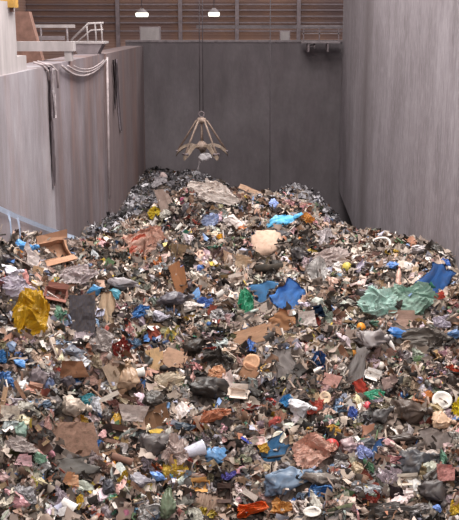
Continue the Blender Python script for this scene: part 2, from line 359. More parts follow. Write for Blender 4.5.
# ------------------------------------------------------------------ grab
gp = at(201.5, 121, 45); gp.z += 0
G = empty('orange_peel_grab', gp); tag(G, 'open dusty steel crane grab with spread claws hanging over the heap', 'grab')
bm = bmesh.new(); lathe(bm, [(.10, .16), (.20, .12), (.22, .0), (.16, -.08), (.08, -.1)][::-1], 14); bm_obj('crown', bm, M['grab'], G, True)
bm = bmesh.new()
for k in range(12): pass
tube(bm, [(.12*math.cos(a), 0, .30+.12*math.sin(a)) for a in [k*2*PI/12 for k in range(13)]], .03); bm_obj('shackle', bm, M['dark_steel'], G, True)
hz = -1.12
bm = bmesh.new(); lathe(bm, [(.12, hz-.16), (.26, hz-.10), (.30, hz+.02), (.2, hz+.12), (.1, hz+.22)], 14); bm_obj('hub', bm, M['grab'], G, True)
tubeo('centre_column', M['grab'], G, [(0, 0, -.1), (0, 0, hz+.2)], .05)
for k in range(5):
    a = math.radians(90+72*k); R = Matrix.Rotation(a, 4, 'Z'); ro = 1.13
    elbow = R @ Vector((ro, 0, -1.55))
    t = tubeo('lift_rod', M['grab'], G, [R @ Vector((.12, 0, .05)), R @ Vector((.26, 0, -.02)), R @ Vector((1.17, 0, hz-.26))], .045)
    # claw: arched wedge from hub out to the elbow, then pointed tip curling down
    bm = bmesh.new(); rows = []
    prof = [(.28, hz+.02, .10, .08), (.55, hz+.06, .11, .12), (.82, hz-.04, .15, .15), (1.02, hz-.18, .17, .17), (1.18, hz-.34, .13, .12), (1.24, hz-.50, .04, .05)]
    for x, z, w, th in prof: rows.append([bm.verts.new(R @ Vector((x, s*w, z+q_*th*.5))) for s, q_ in ((-1, -1), (1, -1), (.5, 1), (-.5, 1))])
    for u_, v_ in zip(rows, rows[1:]):
        for j in range(4): bm.faces.new((u_[j], u_[(j+1) % 4], v_[(j+1) % 4], v_[j]))
    bm.faces.new(rows[0][::-1]); bm.faces.new(rows[-1]); bmesh.ops.recalc_face_normals(bm, faces=bm.faces)
    cl = bm_obj('claw', bm, M['claw'], G)
    bm = bmesh.new(); tube(bm, [R @ Vector((1.16, -.15, hz-.26)), R @ Vector((1.16, .15, hz-.26))], .05); bm_obj('pivot_pin', bm, M['dark_steel'], cl, True)
for s in (-1, 1):
    o = tubeo('hoist_rope', M['rope'], None, [gp+Vector((s*.07, 0, .36)), gp+Vector((s*.07, 0, 9))], .018)
    tag(o, f'{"left" if s < 0 else "right"} of two thin wire ropes the grab hangs from', 'rope', 'hoist ropes of the grab')
o = tubeo('spare_rope', M['rope'], None, [at(270, 235, 50)-Vector((0, 0, .9)), at(270, 100, 50), at(270.5, -60, 50)], .022)
tag(o, 'long thin dark rope hanging in front of the back wall right of grab', 'rope')

def near_end(x): return 36.0-max(0, -1.9-x)*2.5-max(0, x-1.5)*.75
# ------------------------------------------------------------------ rubbish shapes (each about one unit across)
def fbm(v, o=3):
    s, a, t = 0, 1, 0
    for _ in range(o): s += a*mn.noise(v); t += a; v = v*2.1+Vector((7.3, 1.7, 3.1)); a *= .55
    return s/t
def crease(v): return 1-abs(mn.noise(v))*2.4
def m_bag(seed, sub=3, neck=True, pleat=.26):
    rr = random.Random(seed*13+1)
    bm = bmesh.new(); bmesh.ops.create_icosphere(bm, subdivisions=sub, radius=.5)
    o = Vector((seed*3.17, seed*1.3, 5)); ax = rr.uniform(.8, 1.1)
    cuts = [(Vector((rr.gauss(0, 1), rr.gauss(0, 1), rr.gauss(0, .8))).normalized(), rr.uniform(.22, .40)) for _ in range(11)]
    for v in bm.verts:
        n = v.co.normalized(); w_ = Vector((mn.noise(n*1.3+o), mn.noise(n*1.3+o*2), mn.noise(n*1.3-o)))
        p = n*.52*(1+.45*fbm(n*1.3+o))+w_*.22
        for c_, h in cuts:
            d = p.dot(c_)-h*(1+.25*mn.noise(p*5+o))
            if d > 0: p -= c_*d*.85
        p *= 1+pleat*.7*(crease(Vector((p.x*2.4, p.y*5.5, p.z*5.5))+o)-.45)+pleat*.45*(crease(p*8+o)-.45)+(pleat*.25*(crease(p*17+o)-.45) if sub > 3 else 0)
        if neck and n.x > .5:
            k = (n.x-.5)/.5; sq = 1-k*.8; p.y *= sq; p.z *= sq; p.x += k*.2
            if k > .6: p.y += (k-.6)*.9*mn.noise(n*9+o); p.z += (k-.6)*.5
        p.y *= ax; p.z = p.z*.8 if p.z > 0 else p.z*.4
        v.co = p
    me = bpy.data.meshes.new('bag'); bm.to_mesh(me); bm.free(); return me
def grid_mesh(n, m, f, keep=None, thick=.012):
    bm = bmesh.new(); V = [[bm.verts.new(f(i/n-.5, j/m-.5)) for i in range(n+1)] for j in range(m+1)]
    for j in range(m):
        for i in range(n):
            if keep is None or keep((i+.5)/n-.5, (j+.5)/m-.5): bm.faces.new((V[j][i], V[j][i+1], V[j+1][i+1], V[j+1][i]))
    for v in [v for v in bm.verts if not v.link_faces]: bm.verts.remove(v)
    if thick: bmesh.ops.solidify(bm, geom=bm.faces[:], thickness=thick)
    me = bpy.data.meshes.new('sheet'); bm.to_mesh(me); bm.free(); return me
def m_film(seed, n=22, amp=.3, thick=.01):
    o = Vector((seed*2.3, 1.7*seed, 9))
    def f(u, v):
        q_ = Vector((u, v, 0)); w = Vector((mn.noise(q_*2.2+o), mn.noise(q_*2.2+o+Vector((9, 0, 0))), 0))*.22
        z = amp*(crease(q_*2.4+o)*.45+crease(q_*5.5+o)*.28+crease(q_*11+o)*.12+mn.noise(q_*1.3+o)*.8)
        return q_+w+Vector((0, 0, z))
    def keep(u, v):
        a = math.atan2(v, u); return math.hypot(u, v) < .40+.16*mn.noise(Vector((math.cos(a)*1.6, math.sin(a)*1.6, seed)))+.05
    return grid_mesh(n, n, f, keep, thick)
def m_rag(seed, n=16):
    o = Vector((seed*1.9, .7*seed, 4)); ph = seed*1.1
    def f(u, v):
        w = .7+.5*mn.noise(Vector((v*2, seed, 0)))
        return Vector((u*w+.12*mn.noise(Vector((u*2, v*3, seed))), v+.12*mn.noise(Vector((u*3, v*2, seed+5))), .07*math.sin(u*16+ph+v*4)*w+.22*mn.noise(Vector((u*1.5, v*1.5, seed)))+.05*mn.noise(Vector((u*7, v*7, seed)))))
    return grid_mesh(n, n, f, None, .02)
def m_paper(seed, n=7, amp=.16):
    rr = random.Random(seed); fa = rr.uniform(0, PI); fd = rr.uniform(-.15, .15); fk = rr.uniform(.3, 1.1)
    sk = [rr.uniform(-.12, .12) for _ in range(4)]
    def f(u, v):
        s = (u*math.cos(fa)+v*math.sin(fa))-fd; z = max(s, 0)*fk+amp*mn.noise(Vector((u*3, v*3, seed)))+amp*.5*crease(Vector((u*4, v*4, seed)))
        return Vector((u*(1+sk[0]*v*4)+sk[1]*v, v*(1+sk[2]*u*4)+sk[3]*u, z))
    kp = (lambda u, v: not (u > .5-abs(sk[0])*3 and v > .5-abs(sk[2])*3))
    return grid_mesh(n, n, f, kp, .008)
def m_card(seed, thick=.05):
    rr = random.Random(seed); fa = rr.choice((0, PI/2, rr.uniform(0, PI))); fk = rr.uniform(.15, .7); sk = [rr.uniform(-.13, .13) for _ in range(4)]; nt_ = rr.random()
    def f(u, v):
        s = u*math.cos(fa)+v*math.sin(fa)-.05
        return Vector((u*(1+sk[0]*v*3)+sk[1]*v, v*(1+sk[2]*u*3)+sk[3]*u, max(s, 0)*fk+.07*mn.noise(Vector((u*2.2, v*2.2, seed)))))
    kp = lambda u, v: not ((nt_ < .4 and u > .25 and v > .3) or (.4 < nt_ < .7 and u+v > .72) or (nt_ > .85 and abs(u) < .12 and v > .35))
    return grid_mesh(9, 9, f, kp, thick)
def m_plank(seed, taper=.0):
    rr = random.Random(seed)
    def f(u, v):
        return Vector((u, v*.9+.12*mn.noise(Vector((u*2, seed, 0)))+(.2*mn.noise(Vector((v*9, seed, 0))) if abs(u) > .49 else 0)*.25, .02*mn.noise(Vector((u*4, v, seed)))))
    return grid_mesh(8, 4, f, None, .3)
def m_from(fn):
    bm = bmesh.new(); fn(bm); me = bpy.data.meshes.new('shape'); bm.to_mesh(me); bm.free(); return me
def lay(bm, dent=0, seed=0):   # lay a lathe down along x, centred
    zs = [v.co.z for v in bm.verts]; c0 = (max(zs)+min(zs))/2; h = max(zs)-min(zs)
    for v in bm.verts:
        d = 1-dent*(.5+.5*mn.noise(v.co*3+Vector((seed, 0, 0))))
        v.co = Vector(((v.co.z-c0)/h, v.co.y*d/h, v.co.x*d/h))
def m_bottle(seed):
    def g(bm): lathe(bm, [(.02, 0), (.13, .0), (.15, .04), (.15, .3), (.13, .34), (.15, .38), (.15, .6), (.12, .74), (.05, .88), (.05, .96)], 12); lay(bm, .3, seed)
    return m_from(g)
def m_cap(seed):
    def g(bm):
        lathe(bm, [(.062, .93), (.065, .95), (.065, 1.03), (.04, 1.04)], 12)
        for v in bm.verts: v.co = Vector((v.co.z/.96-.5, v.co.y*.85, v.co.x*.85))
    return m_from(g)
def m_can(seed):
    def g(bm): lathe(bm, [(.2, 0), (.24, .02), (.27, .06), (.27, .94), (.23, .99), (.22, 1.0), (.21, .97), (.02, .97)], 14); lay(bm, .45, seed)
    return m_from(g)
def m_cup(seed):
    def g(bm):
        lathe(bm, [(.28, 0), (.30, .02), (.42, .96), (.46, 1), (.42, 1), (.39, .95), (.27, .06), (.02, .05)], 14); lay(bm, .2, seed)
    return m_from(g)
def m_plate(seed):
    def g(bm):
        lathe(bm, [(.02, .03), (.3, .03), (.36, .07), (.5, .11), (.5, .085), (.37, .04), (.3, .0), (.02, .0)], 22)
        for v in bm.verts: v.co.z += .08*mn.noise(v.co*2.5+Vector((seed, 0, 0))); v.co.z -= .05
    return m_from(g)
def m_tray(seed):
    def g(bm):
        n = 6; 
        pts = [(-.5, -.38, .14), (-.36, -.26, 0)]
        prof = [(.5, .14), (.46, .14), (.38, .0), (.02, .0)]
        rings = []
        for r, z in prof+[(.02, -.02), (.38, -.02), (.48, .12)]:
            ring = []
            for k in range(20):
                a = 2*PI*k/20; ca, sa = math.cos(a), math.sin(a); m_ = (abs(ca)**6+abs(sa)**6)**(-1/6)
                ring.append(bm.verts.new((ca*m_*r, sa*m_*r*.78, z+.06*mn.noise(Vector((ca*r*3, sa*r*3, seed))))))
            rings.append(ring)
        for a_, b_ in zip(rings, rings[1:]):
            for k in range(20): bm.faces.new((a_[k], a_[(k+1) % 20], b_[(k+1) % 20], b_[k]))
    return m_from(g)
def m_ball(seed):
    def g(bm):
        bmesh.ops.create_icosphere(bm, subdivisions=3, radius=.5)
        for v in bm.verts: v.co *= 1+.09*mn.noise(v.co*3+Vector((seed, 0, 0)))+.03*crease(v.co*8)
    return m_from(g)
def m_sack(seed):
    def g(bm):
        bmesh.ops.create_icosphere(bm, subdivisions=3, radius=.5)
        for v in bm.verts:
            n = v.co.normalized(); m_ = (abs(n.x)**3+abs(n.y)**3+abs(n.z)**3)**(-1/3)
            v.co = n*.5*m_*(1+.3*mn.noise(n*1.6+Vector((seed, 0, 0)))+.10*crease(n*3+Vector((seed, 3, 0)))+.05*crease(n*7)); v.co.z *= .4
    return m_from(g)
def m_roll(seed):
    def g(bm): 
        lathe(bm, [(.2, 0), (.24, 0), (.25, .3), (.22, .55), (.26, .8), (.24, 1), (.1, 1), (.08, .9), (.02, .9)], 14); lay(bm, .4, seed)
    return m_from(g)
def m_hoop(seed):
    def g(bm): tube(bm, [(.45*math.cos(a), .5*math.sin(a), .10*math.sin(a*2+seed)) for a in [k*PI*1.25/14-.35 for k in range(15)]], .07, 8, .05)
    return m_from(g)
def m_corr(seed):
    def f(u, v): return Vector((u, v+.1*mn.noise(Vector((u*2, seed, 1))), .05*math.sin(u*50)+.25*mn.noise(Vector((u*1.6, v*1.6, seed)))))
    return grid_mesh(60, 6, f, None, .02)
def m_mat(seed):
    def f(u, v): return Vector((u+.03*mn.noise(Vector((v*4, seed, 0))), v+.03*mn.noise(Vector((u*4, seed, 5))), .05*mn.noise(Vector((u*3, v*3, seed)))+.03*crease(Vector((u*5, v*5, seed)))))
    return grid_mesh(16, 12, f, None, .09)
def m_open_box(seed):  # crushed open carton body
    rr = random.Random(seed); k = rr.uniform(-.15, .15)
    def g(bm):
        box(bm, -.5, .5, -.36, .36, -.22, .22); 
        top = [f for f in bm.faces if f.normal.z > .9 or all(v.co.z > 0 for v in f.verts)]
        bmesh.ops.delete(bm, geom=top, context='FACES_ONLY')
        bmesh.ops.subdivide_edges(bm, edges=bm.edges[:], cuts=3, use_grid_fill=True)
        for v in bm.verts:
            if v.co.z > 0: v.co.x += k; v.co.y *= 1+.2*k
            v.co += Vector((mn.noise(v.co*3+Vector((seed, 0, 0))), mn.noise(v.co*3+Vector((0, seed, 0))), mn.noise(v.co*3)))*.07
        bmesh.ops.recalc_face_normals(bm, faces=bm.faces[:]); bmesh.ops.solidify(bm, geom=bm.faces[:], thickness=.025)
    return m_from(g)
def m_flap(side):
    def g(bm):
        s = side
        box(bm, -.46, .46, .36*s, .62*s, .21, .235)
        for v in bm.verts: v.co.z += (abs(v.co.y)-.36)*rnd.uniform(.2, 1.0)
        bmesh.ops.recalc_face_normals(bm, faces=bm.faces[:])
    return m_from(g)
GEN = {'bag': (lambda s: m_bag(s, 3, s % 2 == 0), 'plastic', .6), 'film': (m_film, 'plastic', .8), 'rag': (m_rag, 'cloth', .8), 'paper': (m_paper, 'paper', .8), 'card': (m_card, 'card', .7),
       'plank': (m_plank, 'wood', .25), 'bottle': (m_bottle, 'plastic', 1), 'can': (m_can, 'metal', 1), 'cup': (m_cup, 'plastic', 1), 'plate': (m_plate, 'paper', 1),
       'tray': (m_tray, 'plastic', 1), 'ball': (m_ball, 'plastic', 1), 'sack': (m_sack, 'cloth', .9), 'roll': (m_roll, 'cloth', 1), 'hoop': (m_hoop, 'plastic', 1),
       'corr': (m_corr, 'card', .7), 'box': (m_open_box, 'card', 1), 'mat': (m_mat, 'mottle', .7), 'slab': (lambda s: m_card(s, .12), 'card', .7)}
SMOOTH = {'ball', 'sack', 'can', 'cup', 'bottle', 'roll', 'hoop', 'rag', 'corr', 'plate'}
cache = {}
def mesh_of(kind, seed):
    if (kind, seed) not in cache:
        me = GEN[kind][0](seed); me.name = kind; me.materials.append(MT[GEN[kind][1]])
        if kind in SMOOTH: me.polygons.foreach_set('use_smooth', [True]*len(me.polygons))
        cache[kind, seed] = me
    return cache[kind, seed]
def place_matrix(p, roll, tilt, w, h, zs, lift):
    n = normal(p.x, p.y); tc_ = (EYE-p).normalized(); nz = (n*(1-tilt)+tc_*tilt).normalized()
    ax = (rt - nz*rt.dot(nz)).normalized(); ay = nz.cross(ax)
    R = Matrix((ax, ay, nz)).transposed().to_4x4() @ Matrix.Rotation(roll, 4, 'Z')
    return Matrix.Translation(p+nz*lift) @ R @ Matrix.Diagonal((w, h, zs, 1))
# ------------------------------------------------------------------ single recognisable pieces: kind, px, py, width, height (px), turn, colour, name, label, category, short name for neighbours
L = [
('bag',10,236,24,15,10,'#4f8fc8','plastic_bag','bright blue plastic bag slumped against left wall below the strap','bag','bright blue bag by left wall'),
('box',52,254,36,24,25,'#b48a70','cardboard_box','folded brown cardboard box tipped up near left wall','box','folded brown box'),
('paper',27,263,20,16,-20,'#d8cdca','torn_paper','torn white paper sheet between the folded brown box and left wall','paper',''),
('bag',8,271,20,13,0,'#c9c6d2','plastic_bag','pale grey bag at left edge below the bright blue bag','bag','pale grey edge bag'),
('film',14,292,30,18,5,'#c8c0cc','plastic_film','crumpled lilac-white plastic film above the yellow sack','film','lilac-white film'),
('film',31,318,30,42,0,'#c49a1e','plastic_sack','big bright yellow plastic sack slumped upright near left wall','sack','yellow sack'),
('bag',40,303,13,13,0,'#3a3a42','plastic_bag','small black bag resting on the yellow sack','bag',''),
('mat',81,318,24,36,3,'#5e5a60','panel','dark grey upright rectangular panel right of the yellow sack','panel','dark grey panel'),
('box',56,298,22,15,-5,'#8f5f54','cardboard_box','reddish brown crushed box between yellow sack and dark grey panel','box',''),
('film',76,280,34,18,20,'#cfc3c4','plastic_film','wide white plastic film above the dark grey panel','film','wide white film'),
('bag',96,293,16,11,30,'#3f7fae','plastic_bag','small blue bag above right of the dark grey panel','bag',''),
('bag',115,297,13,17,-60,'#2f7f94','plastic_bag','small teal bag right of the dark grey panel','bag','teal bag'),
('rag',108,314,14,30,5,'#c3ab92','rag','beige rag with hanging strips below the teal bag','rag','beige rag'),
('bag',100,341,22,13,0,'#a39b98','plastic_bag','grey bag below the beige rag','bag',''),
('film',145,247,28,40,-30,'#c9a090','cardboard_sheet','large salmon pink crumpled sheet on the left shoulder of the heap','sheet','salmon sheet'),
('film',136,252,12,26,-25,'#c0614c','plastic_film','red-orange strip of film beside the large salmon sheet','film','red-orange strip'),
('bag',168,248,12,9,-20,'#dcc884','paper_bag','small pale yellow bag right of the large salmon sheet','bag','pale yellow bag'),
('film',221,243,9,8,0,'#e0a820','plastic_film','small bright yellow-orange scrap below the crest of the heap','film',''),
('card',178,281,12,28,15,'#9b6a48','cardboard_strip','curved orange-brown cardboard strip on middle of the heap','cardboard','orange-brown strip'),
('bag',182,272,13,10,0,'#8f8fbd','plastic_bag','lavender bag beside the curved orange-brown strip','bag','lavender bag'),
('bag',172,302,30,18,8,'#56525a','plastic_bag','shiny dark grey bag lying just under the lavender bag','bag','shiny dark grey bag'),
('bag',196,296,10,15,70,'#6d96c8','plastic_bag','light blue bag standing right of the shiny dark grey bag','bag','light blue standing bag'),
('film',206,306,13,10,0,'#5c7fc0','plastic_film','blue film scrap right below the light blue standing bag','film',''),
('bag',121,285,26,14,-15,'#8e888c','plastic_bag','mid grey bag above the teal bag','bag',''),
('cup',220,297,9,8,30,'#e2dcd6','plastic_cup','white cup right of the light blue standing bag','cup',''),
('paper',139,297,9,7,0,'#e8e0da','torn_paper','white paper scrap between teal bag and shiny dark grey bag','paper',''),
('rag',155,336,15,11,30,'#a8584a','rag','rusty red cloth below the shiny dark grey bag','rag','rusty red cloth'),
('film',132,348,16,13,10,'#56708c','plastic_film','slate blue film left of the rusty red cloth','film','slate blue film'),
('bag',188,311,18,13,10,'#cbc0ba','plastic_bag','off-white bag below the light blue standing bag','bag',''),
('bag',158,319,18,14,0,'#9c98a4','plastic_bag','grey-lilac bag below the left end of shiny dark grey bag','bag',''),
('sack',267,248,28,24,0,'#c8ab98','fabric_sack','large round beige sack just below the crest of the heap','sack','round beige sack'),
('roll',270,270,28,10,0,'#37332f','rubber_roll','black rubber roll under the large round beige sack','roll','black rubber roll'),
('rag',263,299,40,22,15,'#4c7ca8','tarpaulin','steel blue tarpaulin bunched up at the middle of the heap','tarpaulin','steel blue tarpaulin'),
('rag',289,299,24,28,-50,'#5486c8','plastic_tarpaulin','bright blue plastic tarpaulin lying on the steel blue one','tarpaulin','bright blue tarpaulin'),
('film',246,309,11,32,-5,'#2f8f6a','plastic_film','narrow green plastic film left of the steel blue tarpaulin','film','green film'),
('bag',298,257,18,17,0,'#3a373a','plastic_bag','round black bag right of the large round beige sack','bag','round black bag'),
('film',320,278,18,32,-10,'#b9b4b2','plastic_film','greyish translucent film standing right of the bright blue tarpaulin','film','translucent film'),
('film',331,261,30,14,15,'#c9bab6','plastic_film','pinkish white film draped above the translucent film','film','pinkish white film'),
('bag',338,268,11,9,0,'#e2dede','plastic_bag','clean white small bag beside the pinkish white film','bag',''),
('card',256,338,46,15,10,'#bb9478','cardboard_sheet','long tan cardboard sheet lying below the steel blue tarpaulin','cardboard','long tan cardboard'),
('rag',283,325,22,16,40,'#a87c5c','rag','folded brown cloth between tarpaulins and long tan cardboard','rag',''),
('paper',305,321,16,11,10,'#dcd2ce','torn_paper','crumpled white paper right of the folded brown cloth','paper',''),
('box',237,284,14,10,15,'#cfc0b6','carton','cream carton above left of the steel blue tarpaulin','carton','cream carton'),
('paper',243,266,14,10,-10,'#c9b29a','torn_paper','beige paper left of the large round beige sack','paper',''),
('hoop',380,248,20,20,-20,'#d6d0cc','plastic_hoop','curved white plastic hoop near the right wall','hoop','white hoop'),
('bag',417,252,18,13,0,'#c9c0c2','plastic_bag','pale white bag against the right wall','bag','pale bag by right wall'),
('ball',347,270,11,10,0,'#b8a848','ball','olive yellow ball below left of the white hoop','ball','olive ball'),
('bag',392,269,12,9,0,'#4f79b8','plastic_bag','small blue bag below right of the white hoop','bag',''),
('bottle',398,279,20,18,80,'#c9a294','bottle','pink plastic bottle standing left of the dark blue cloth','bottle','pink bottle'),
('rag',436,284,28,26,-35,'#3e68a4','tarpaulin','dark blue cloth tented up near the right wall','cloth','dark blue cloth'),
('film',441,299,10,6,20,'#c85a4a','plastic_film','red scrap at the lower corner of the dark blue cloth','film',''),
('film',379,308,28,26,20,'#b8d4cc','plastic_film','pale mint crumpled film left of the green-grey netting','film','pale mint film'),
('film',415,305,36,24,-15,'#a2bfb2','plastic_film','green-grey crumpled netting below the dark blue cloth','film','green-grey netting'),
('card',404,323,32,15,-5,'#c2a294','cardboard_sheet','pinkish cardboard under the pale mint film','cardboard','pinkish cardboard'),
('plank',426,326,34,4,-35,'#8e7048','wooden_stick','brown wooden slat right of the pinkish cardboard','slat','brown slat'),
('ball',361,329,9,9,0,'#d88c28','ball','small orange ball below left of the pale mint film','ball','orange ball'),
('bag',395,335,16,11,0,'#2f6cae','plastic_bag','vivid blue bag under the pinkish cardboard','bag','vivid blue bag'),
('film',409,337,14,9,10,'#3a6e9c','plastic_film','deep blue film scrap right of the vivid blue bag','film',''),
('bag',365,343,30,22,0,'#7c7474','plastic_bag','large grey bag left of the vivid blue bag','bag','large grey bag'),
('film',446,325,18,12,-10,'#ccc4d0','plastic_film','lilac white film right of the brown slat','film',''),
('bag',455,336,13,11,0,'#4a6c98','plastic_bag','faded blue bag at right edge below the brown slat','bag',''),
('film',426,346,50,20,-8,'#78706a','plastic_film','wide dark grey plastic sheet right of the large grey bag','film','wide grey sheet'),
('bottle',389,345,16,18,-60,'#ddd6d2','bottle','white bottle between the large grey bag and wide grey sheet','bottle','white bottle'),
('bag',18,366,13,12,0,'#4a82c0','plastic_bag','small rich blue bag below the yellow sack','bag','rich blue bag'),
('bag',12,350,13,11,0,'#6a7c98','plastic_bag','slate coloured bag above the small rich blue bag','bag',''),
('film',2,361,9,10,0,'#3e7cb4','plastic_film','blue film at the left edge beside the small rich blue bag','film',''),
('bag',35,381,24,20,20,'#6e6468','plastic_bag','dark grey bag right of the small rich blue bag','bag','dark grey bag'),
('ball',47,386,13,13,0,'#5c6a8e','plastic_ball','slate blue ball on the right side of the dark grey bag','ball','slate blue ball'),
('bag',73,353,18,13,0,'#5e626e','plastic_bag','blue-black bag below the dark grey panel','bag','blue-black bag'),
('slab',72,373,24,14,10,'#8c6248','cardboard_piece','brown folded board below the blue-black bag','cardboard','brown folded board'),
('plank',4,405,30,5,84,'#c2a284','wooden_stick','beige upright slat at left edge','slat','beige slat'),
('plank',23,398,34,4,-58,'#94705a','wooden_stick','brown slat leaning beside the beige slat','slat',''),
('paper',13,418,18,12,-10,'#ded4c8','torn_paper','white sheet at the foot of the beige slat','paper',''),
('film',87,403,13,9,0,'#4494a0','plastic_film','small turquoise film scrap above the long white board','film','turquoise scrap'),
('bag',70,411,26,24,0,'#b8a89a','plastic_sack','beige-grey crumpled sack above the patterned brown mattress','sack','beige-grey sack'),
('plank',101,403,38,5,32,'#cbc0b6','wood_board','long white board lying right of the turquoise scrap','board','long white board'),
('bag',54,413,15,13,0,'#33302f','plastic_bag','black bag left of the beige-grey sack','bag',''),
('film',101,346,20,20,0,'#b5aba8','plastic_film','pale grey folded film right of the blue-black bag','film',''),
('film',40,408,15,7,0,'#7c8ea4','plastic_film','blue-grey strip left of the black bag near beige-grey sack','film',''),
('card',113,376,12,18,30,'#c2ab96','cardboard_piece','beige cardboard above the long white board','cardboard',''),
('card',154,362,14,19,10,'#c9a880','cardboard_piece','upright tan cardboard triangle below the rusty red cloth','cardboard','tan triangle'),
('card',174,363,22,18,-15,'#bf9c84','cardboard_piece','tan cardboard right of the tan triangle','cardboard',''),
('bag',193,350,22,22,40,'#35302e','plastic_bag','black bag below the off-white bag and right of tan cardboard','bag','upper black bag'),
('film',216,366,28,22,0,'#3a3532','plastic_film','glossy black film right of the upper black bag','film','glossy black film'),
('bag',203,393,38,28,-10,'#302c2b','garbage_bag','large black garbage bag in the lower middle of the heap','bag','large black garbage bag'),
('bag',127,386,20,22,90,'#9c8068','paper_bag','brown paper bag left of the small white cup','bag','brown paper bag'),
('cup',137,376,13,9,15,'#ece8e2','plastic_cup','small white cup right of the brown paper bag','cup',''),
('film',165,387,30,14,15,'#cfc0ab','plastic_film','cream film left of the large black garbage bag','film','cream film'),
('film',216,380,15,12,0,'#dba884','plastic_film','peach film above right of the large black garbage bag','film',''),
('paper',228,384,10,14,0,'#e0cfcb','torn_paper','pinkish white paper beside the peach film','paper',''),
('bag',155,402,20,16,0,'#3c3734','plastic_bag','black bag below the cream film','bag',''),
('paper',133,417,22,12,-5,'#cfc2bd','torn_paper','off-white paper sheet left of the black bag below cream film','paper',''),
('card',153,421,28,18,20,'#8e6a50','cardboard_sheet','dark brown cardboard below the off-white paper sheet','cardboard','dark brown cardboard'),
('film',209,421,32,11,18,'#c07c5c','plastic_film','orange-red strip below the large black garbage bag','film','orange-red strip'),
('bag',184,430,20,12,0,'#35424f','plastic_bag','blue-black bag below left of the orange-red strip','bag',''),
('bag',180,413,14,18,80,'#cbbfbb','plastic_bag','whitish bag left of the orange-red strip','bag',''),
('plate',254,366,18,16,0,'#c99c7c','cardboard_disc','tan cardboard disc below the long tan cardboard','cardboard','tan disc'),
('card',252,377,17,12,-30,'#b98c6e','cardboard_piece','folded tan flap just under the tan disc','cardboard',''),
('rag',284,366,24,24,10,'#8c8482','rag','grey cloth right of the tan disc','rag','grey cloth'),
('box',240,397,18,12,-10,'#d8c8bc','carton','open white carton right of the large black garbage bag','carton','open white carton'),
('bag',231,380,14,11,0,'#d2cac8','plastic_bag','small off-white bag left of the tan disc flap','bag',''),
('bag',298,410,26,14,-12,'#d8d6da','plastic_bag','white bag with blue print in lower middle of heap','bag','white and blue bag'),
('film',289,404,12,10,-20,'#4f9ccf','plastic_film','sky blue scrap on the end of the white printed bag','film',''),
('bottle',316,372,14,12,30,'#e6ded6','bottle','cream bottle right of the grey cloth','bottle',''),
('card',330,384,14,10,-20,'#d0a298','cardboard_piece','pink card below right of the cream bottle','cardboard',''),
('plank',290,390,28,4,60,'#857c7a','wooden_stick','dark grey stick leaning below the grey cloth','stick','dark grey stick'),
('plate',324,400,12,12,0,'#d2b89e','cardboard_disc','beige disc right of the white printed bag','disc',''),
('box',373,378,16,9,-20,'#e2dcd8','carton','narrow white carton below the large grey bag','carton','narrow white carton'),
('rag',356,370,18,30,-20,'#97908e','rag','pale grey folded cloth left of the narrow white carton','rag','pale grey cloth'),
('ball',380,367,8,8,0,'#d6ccc4','ball','small cream ball above the narrow white carton','ball',''),
('film',455,373,12,8,0,'#c8543a','plastic_film','orange-red scrap at right edge above the white oval plate','film',''),
('plate',442,403,20,17,0,'#e6e0d8','paper_plate','white oval plate near the right edge','plate','white oval plate'),
('film',457,412,10,14,0,'#d8c020','plastic_film','bright yellow film at right edge beside the white oval plate','film',''),
('film',376,399,17,9,0,'#4fae8c','plastic_film','sea green scrap below the narrow white carton','film','sea green scrap'),
('rag',361,391,14,13,20,'#ac4438','rag','dark red cloth left of the sea green scrap','rag','dark red cloth'),
('ball',368,409,9,9,0,'#c23c4c','ball','crimson ball below the dark red cloth','ball',''),
('film',354,416,9,11,0,'#5f78c0','plastic_film','cobalt scrap left below the crimson ball','film',''),
('bag',408,416,32,28,0,'#544842','garbage_bag','big dark brown garbage bag left of the white oval plate','bag','dark brown garbage bag'),
('bag',381,421,20,18,30,'#6a6868','plastic_bag','smoky grey bag left of the dark brown garbage bag','bag',''),
('slab',392,386,16,10,15,'#a8908a','cardboard_piece','pinkish grey slab right of the sea green scrap','board',''),
('bag',419,383,9,8,0,'#b0b0d4','plastic_bag','tiny lavender bag above the dark brown garbage bag','bag',''),
('bag',450,384,18,18,0,'#3e3634','plastic_bag','black bag above the white oval plate','bag',''),
('bag',440,425,22,16,0,'#c4a48a','plastic_bag','beige rounded bag below the white oval plate','bag','beige round bag'),
('mat',67,446,50,32,14,'#9c7c6c','mattress','patterned brown foam mattress lying flat at the lower left','mattress','brown mattress'),
('bag',22,434,15,14,0,'#7f968a','plastic_bag','green-grey bag left of the brown mattress','bag',''),
('film',21,450,26,11,-15,'#c4b8b4','plastic_film','long whitish film below the green-grey bag','film',''),
('paper',24,464,13,9,0,'#dcb8bc','torn_paper','pale pink paper below left of the brown mattress','paper',''),
('film',38,462,15,9,-30,'#9fc0ac','plastic_film','mint scrap at the lower corner of the brown mattress','film',''),
('plank',98,454,28,5,22,'#e0dad2','wood_board','white strip of board right of the brown mattress','board','white board strip'),
('bag',102,436,9,11,0,'#d2a4a4','plastic_bag','small pink bag above the white board strip','bag',''),
('rag',72,469,42,13,10,'#8c8884','rag','long grey rag below the brown mattress','rag','long grey rag'),
('bag',108,488,15,14,0,'#3c3c44','plastic_bag','blue-black bag below right of the long grey rag','bag',''),
('cup',68,508,16,11,-30,'#e6e0da','plastic_cup','white cup at the bottom below the long grey rag','cup','white bottom cup'),
('card',58,517,13,8,0,'#e2dede','carton','white card left below the white bottom cup','cardboard',''),
('film',78,505,6,12,0,'#c4a030','plastic_film','mustard strip right of the white bottom cup','film',''),
('paper',70,484,13,10,0,'#d8ac8a','torn_paper','peach paper between long grey rag and white bottom cup','paper',''),
('box',115,437,24,14,-10,'#664a40','cardboard_box','dark brown crushed box right of the small pink bag','box','dark brown box'),
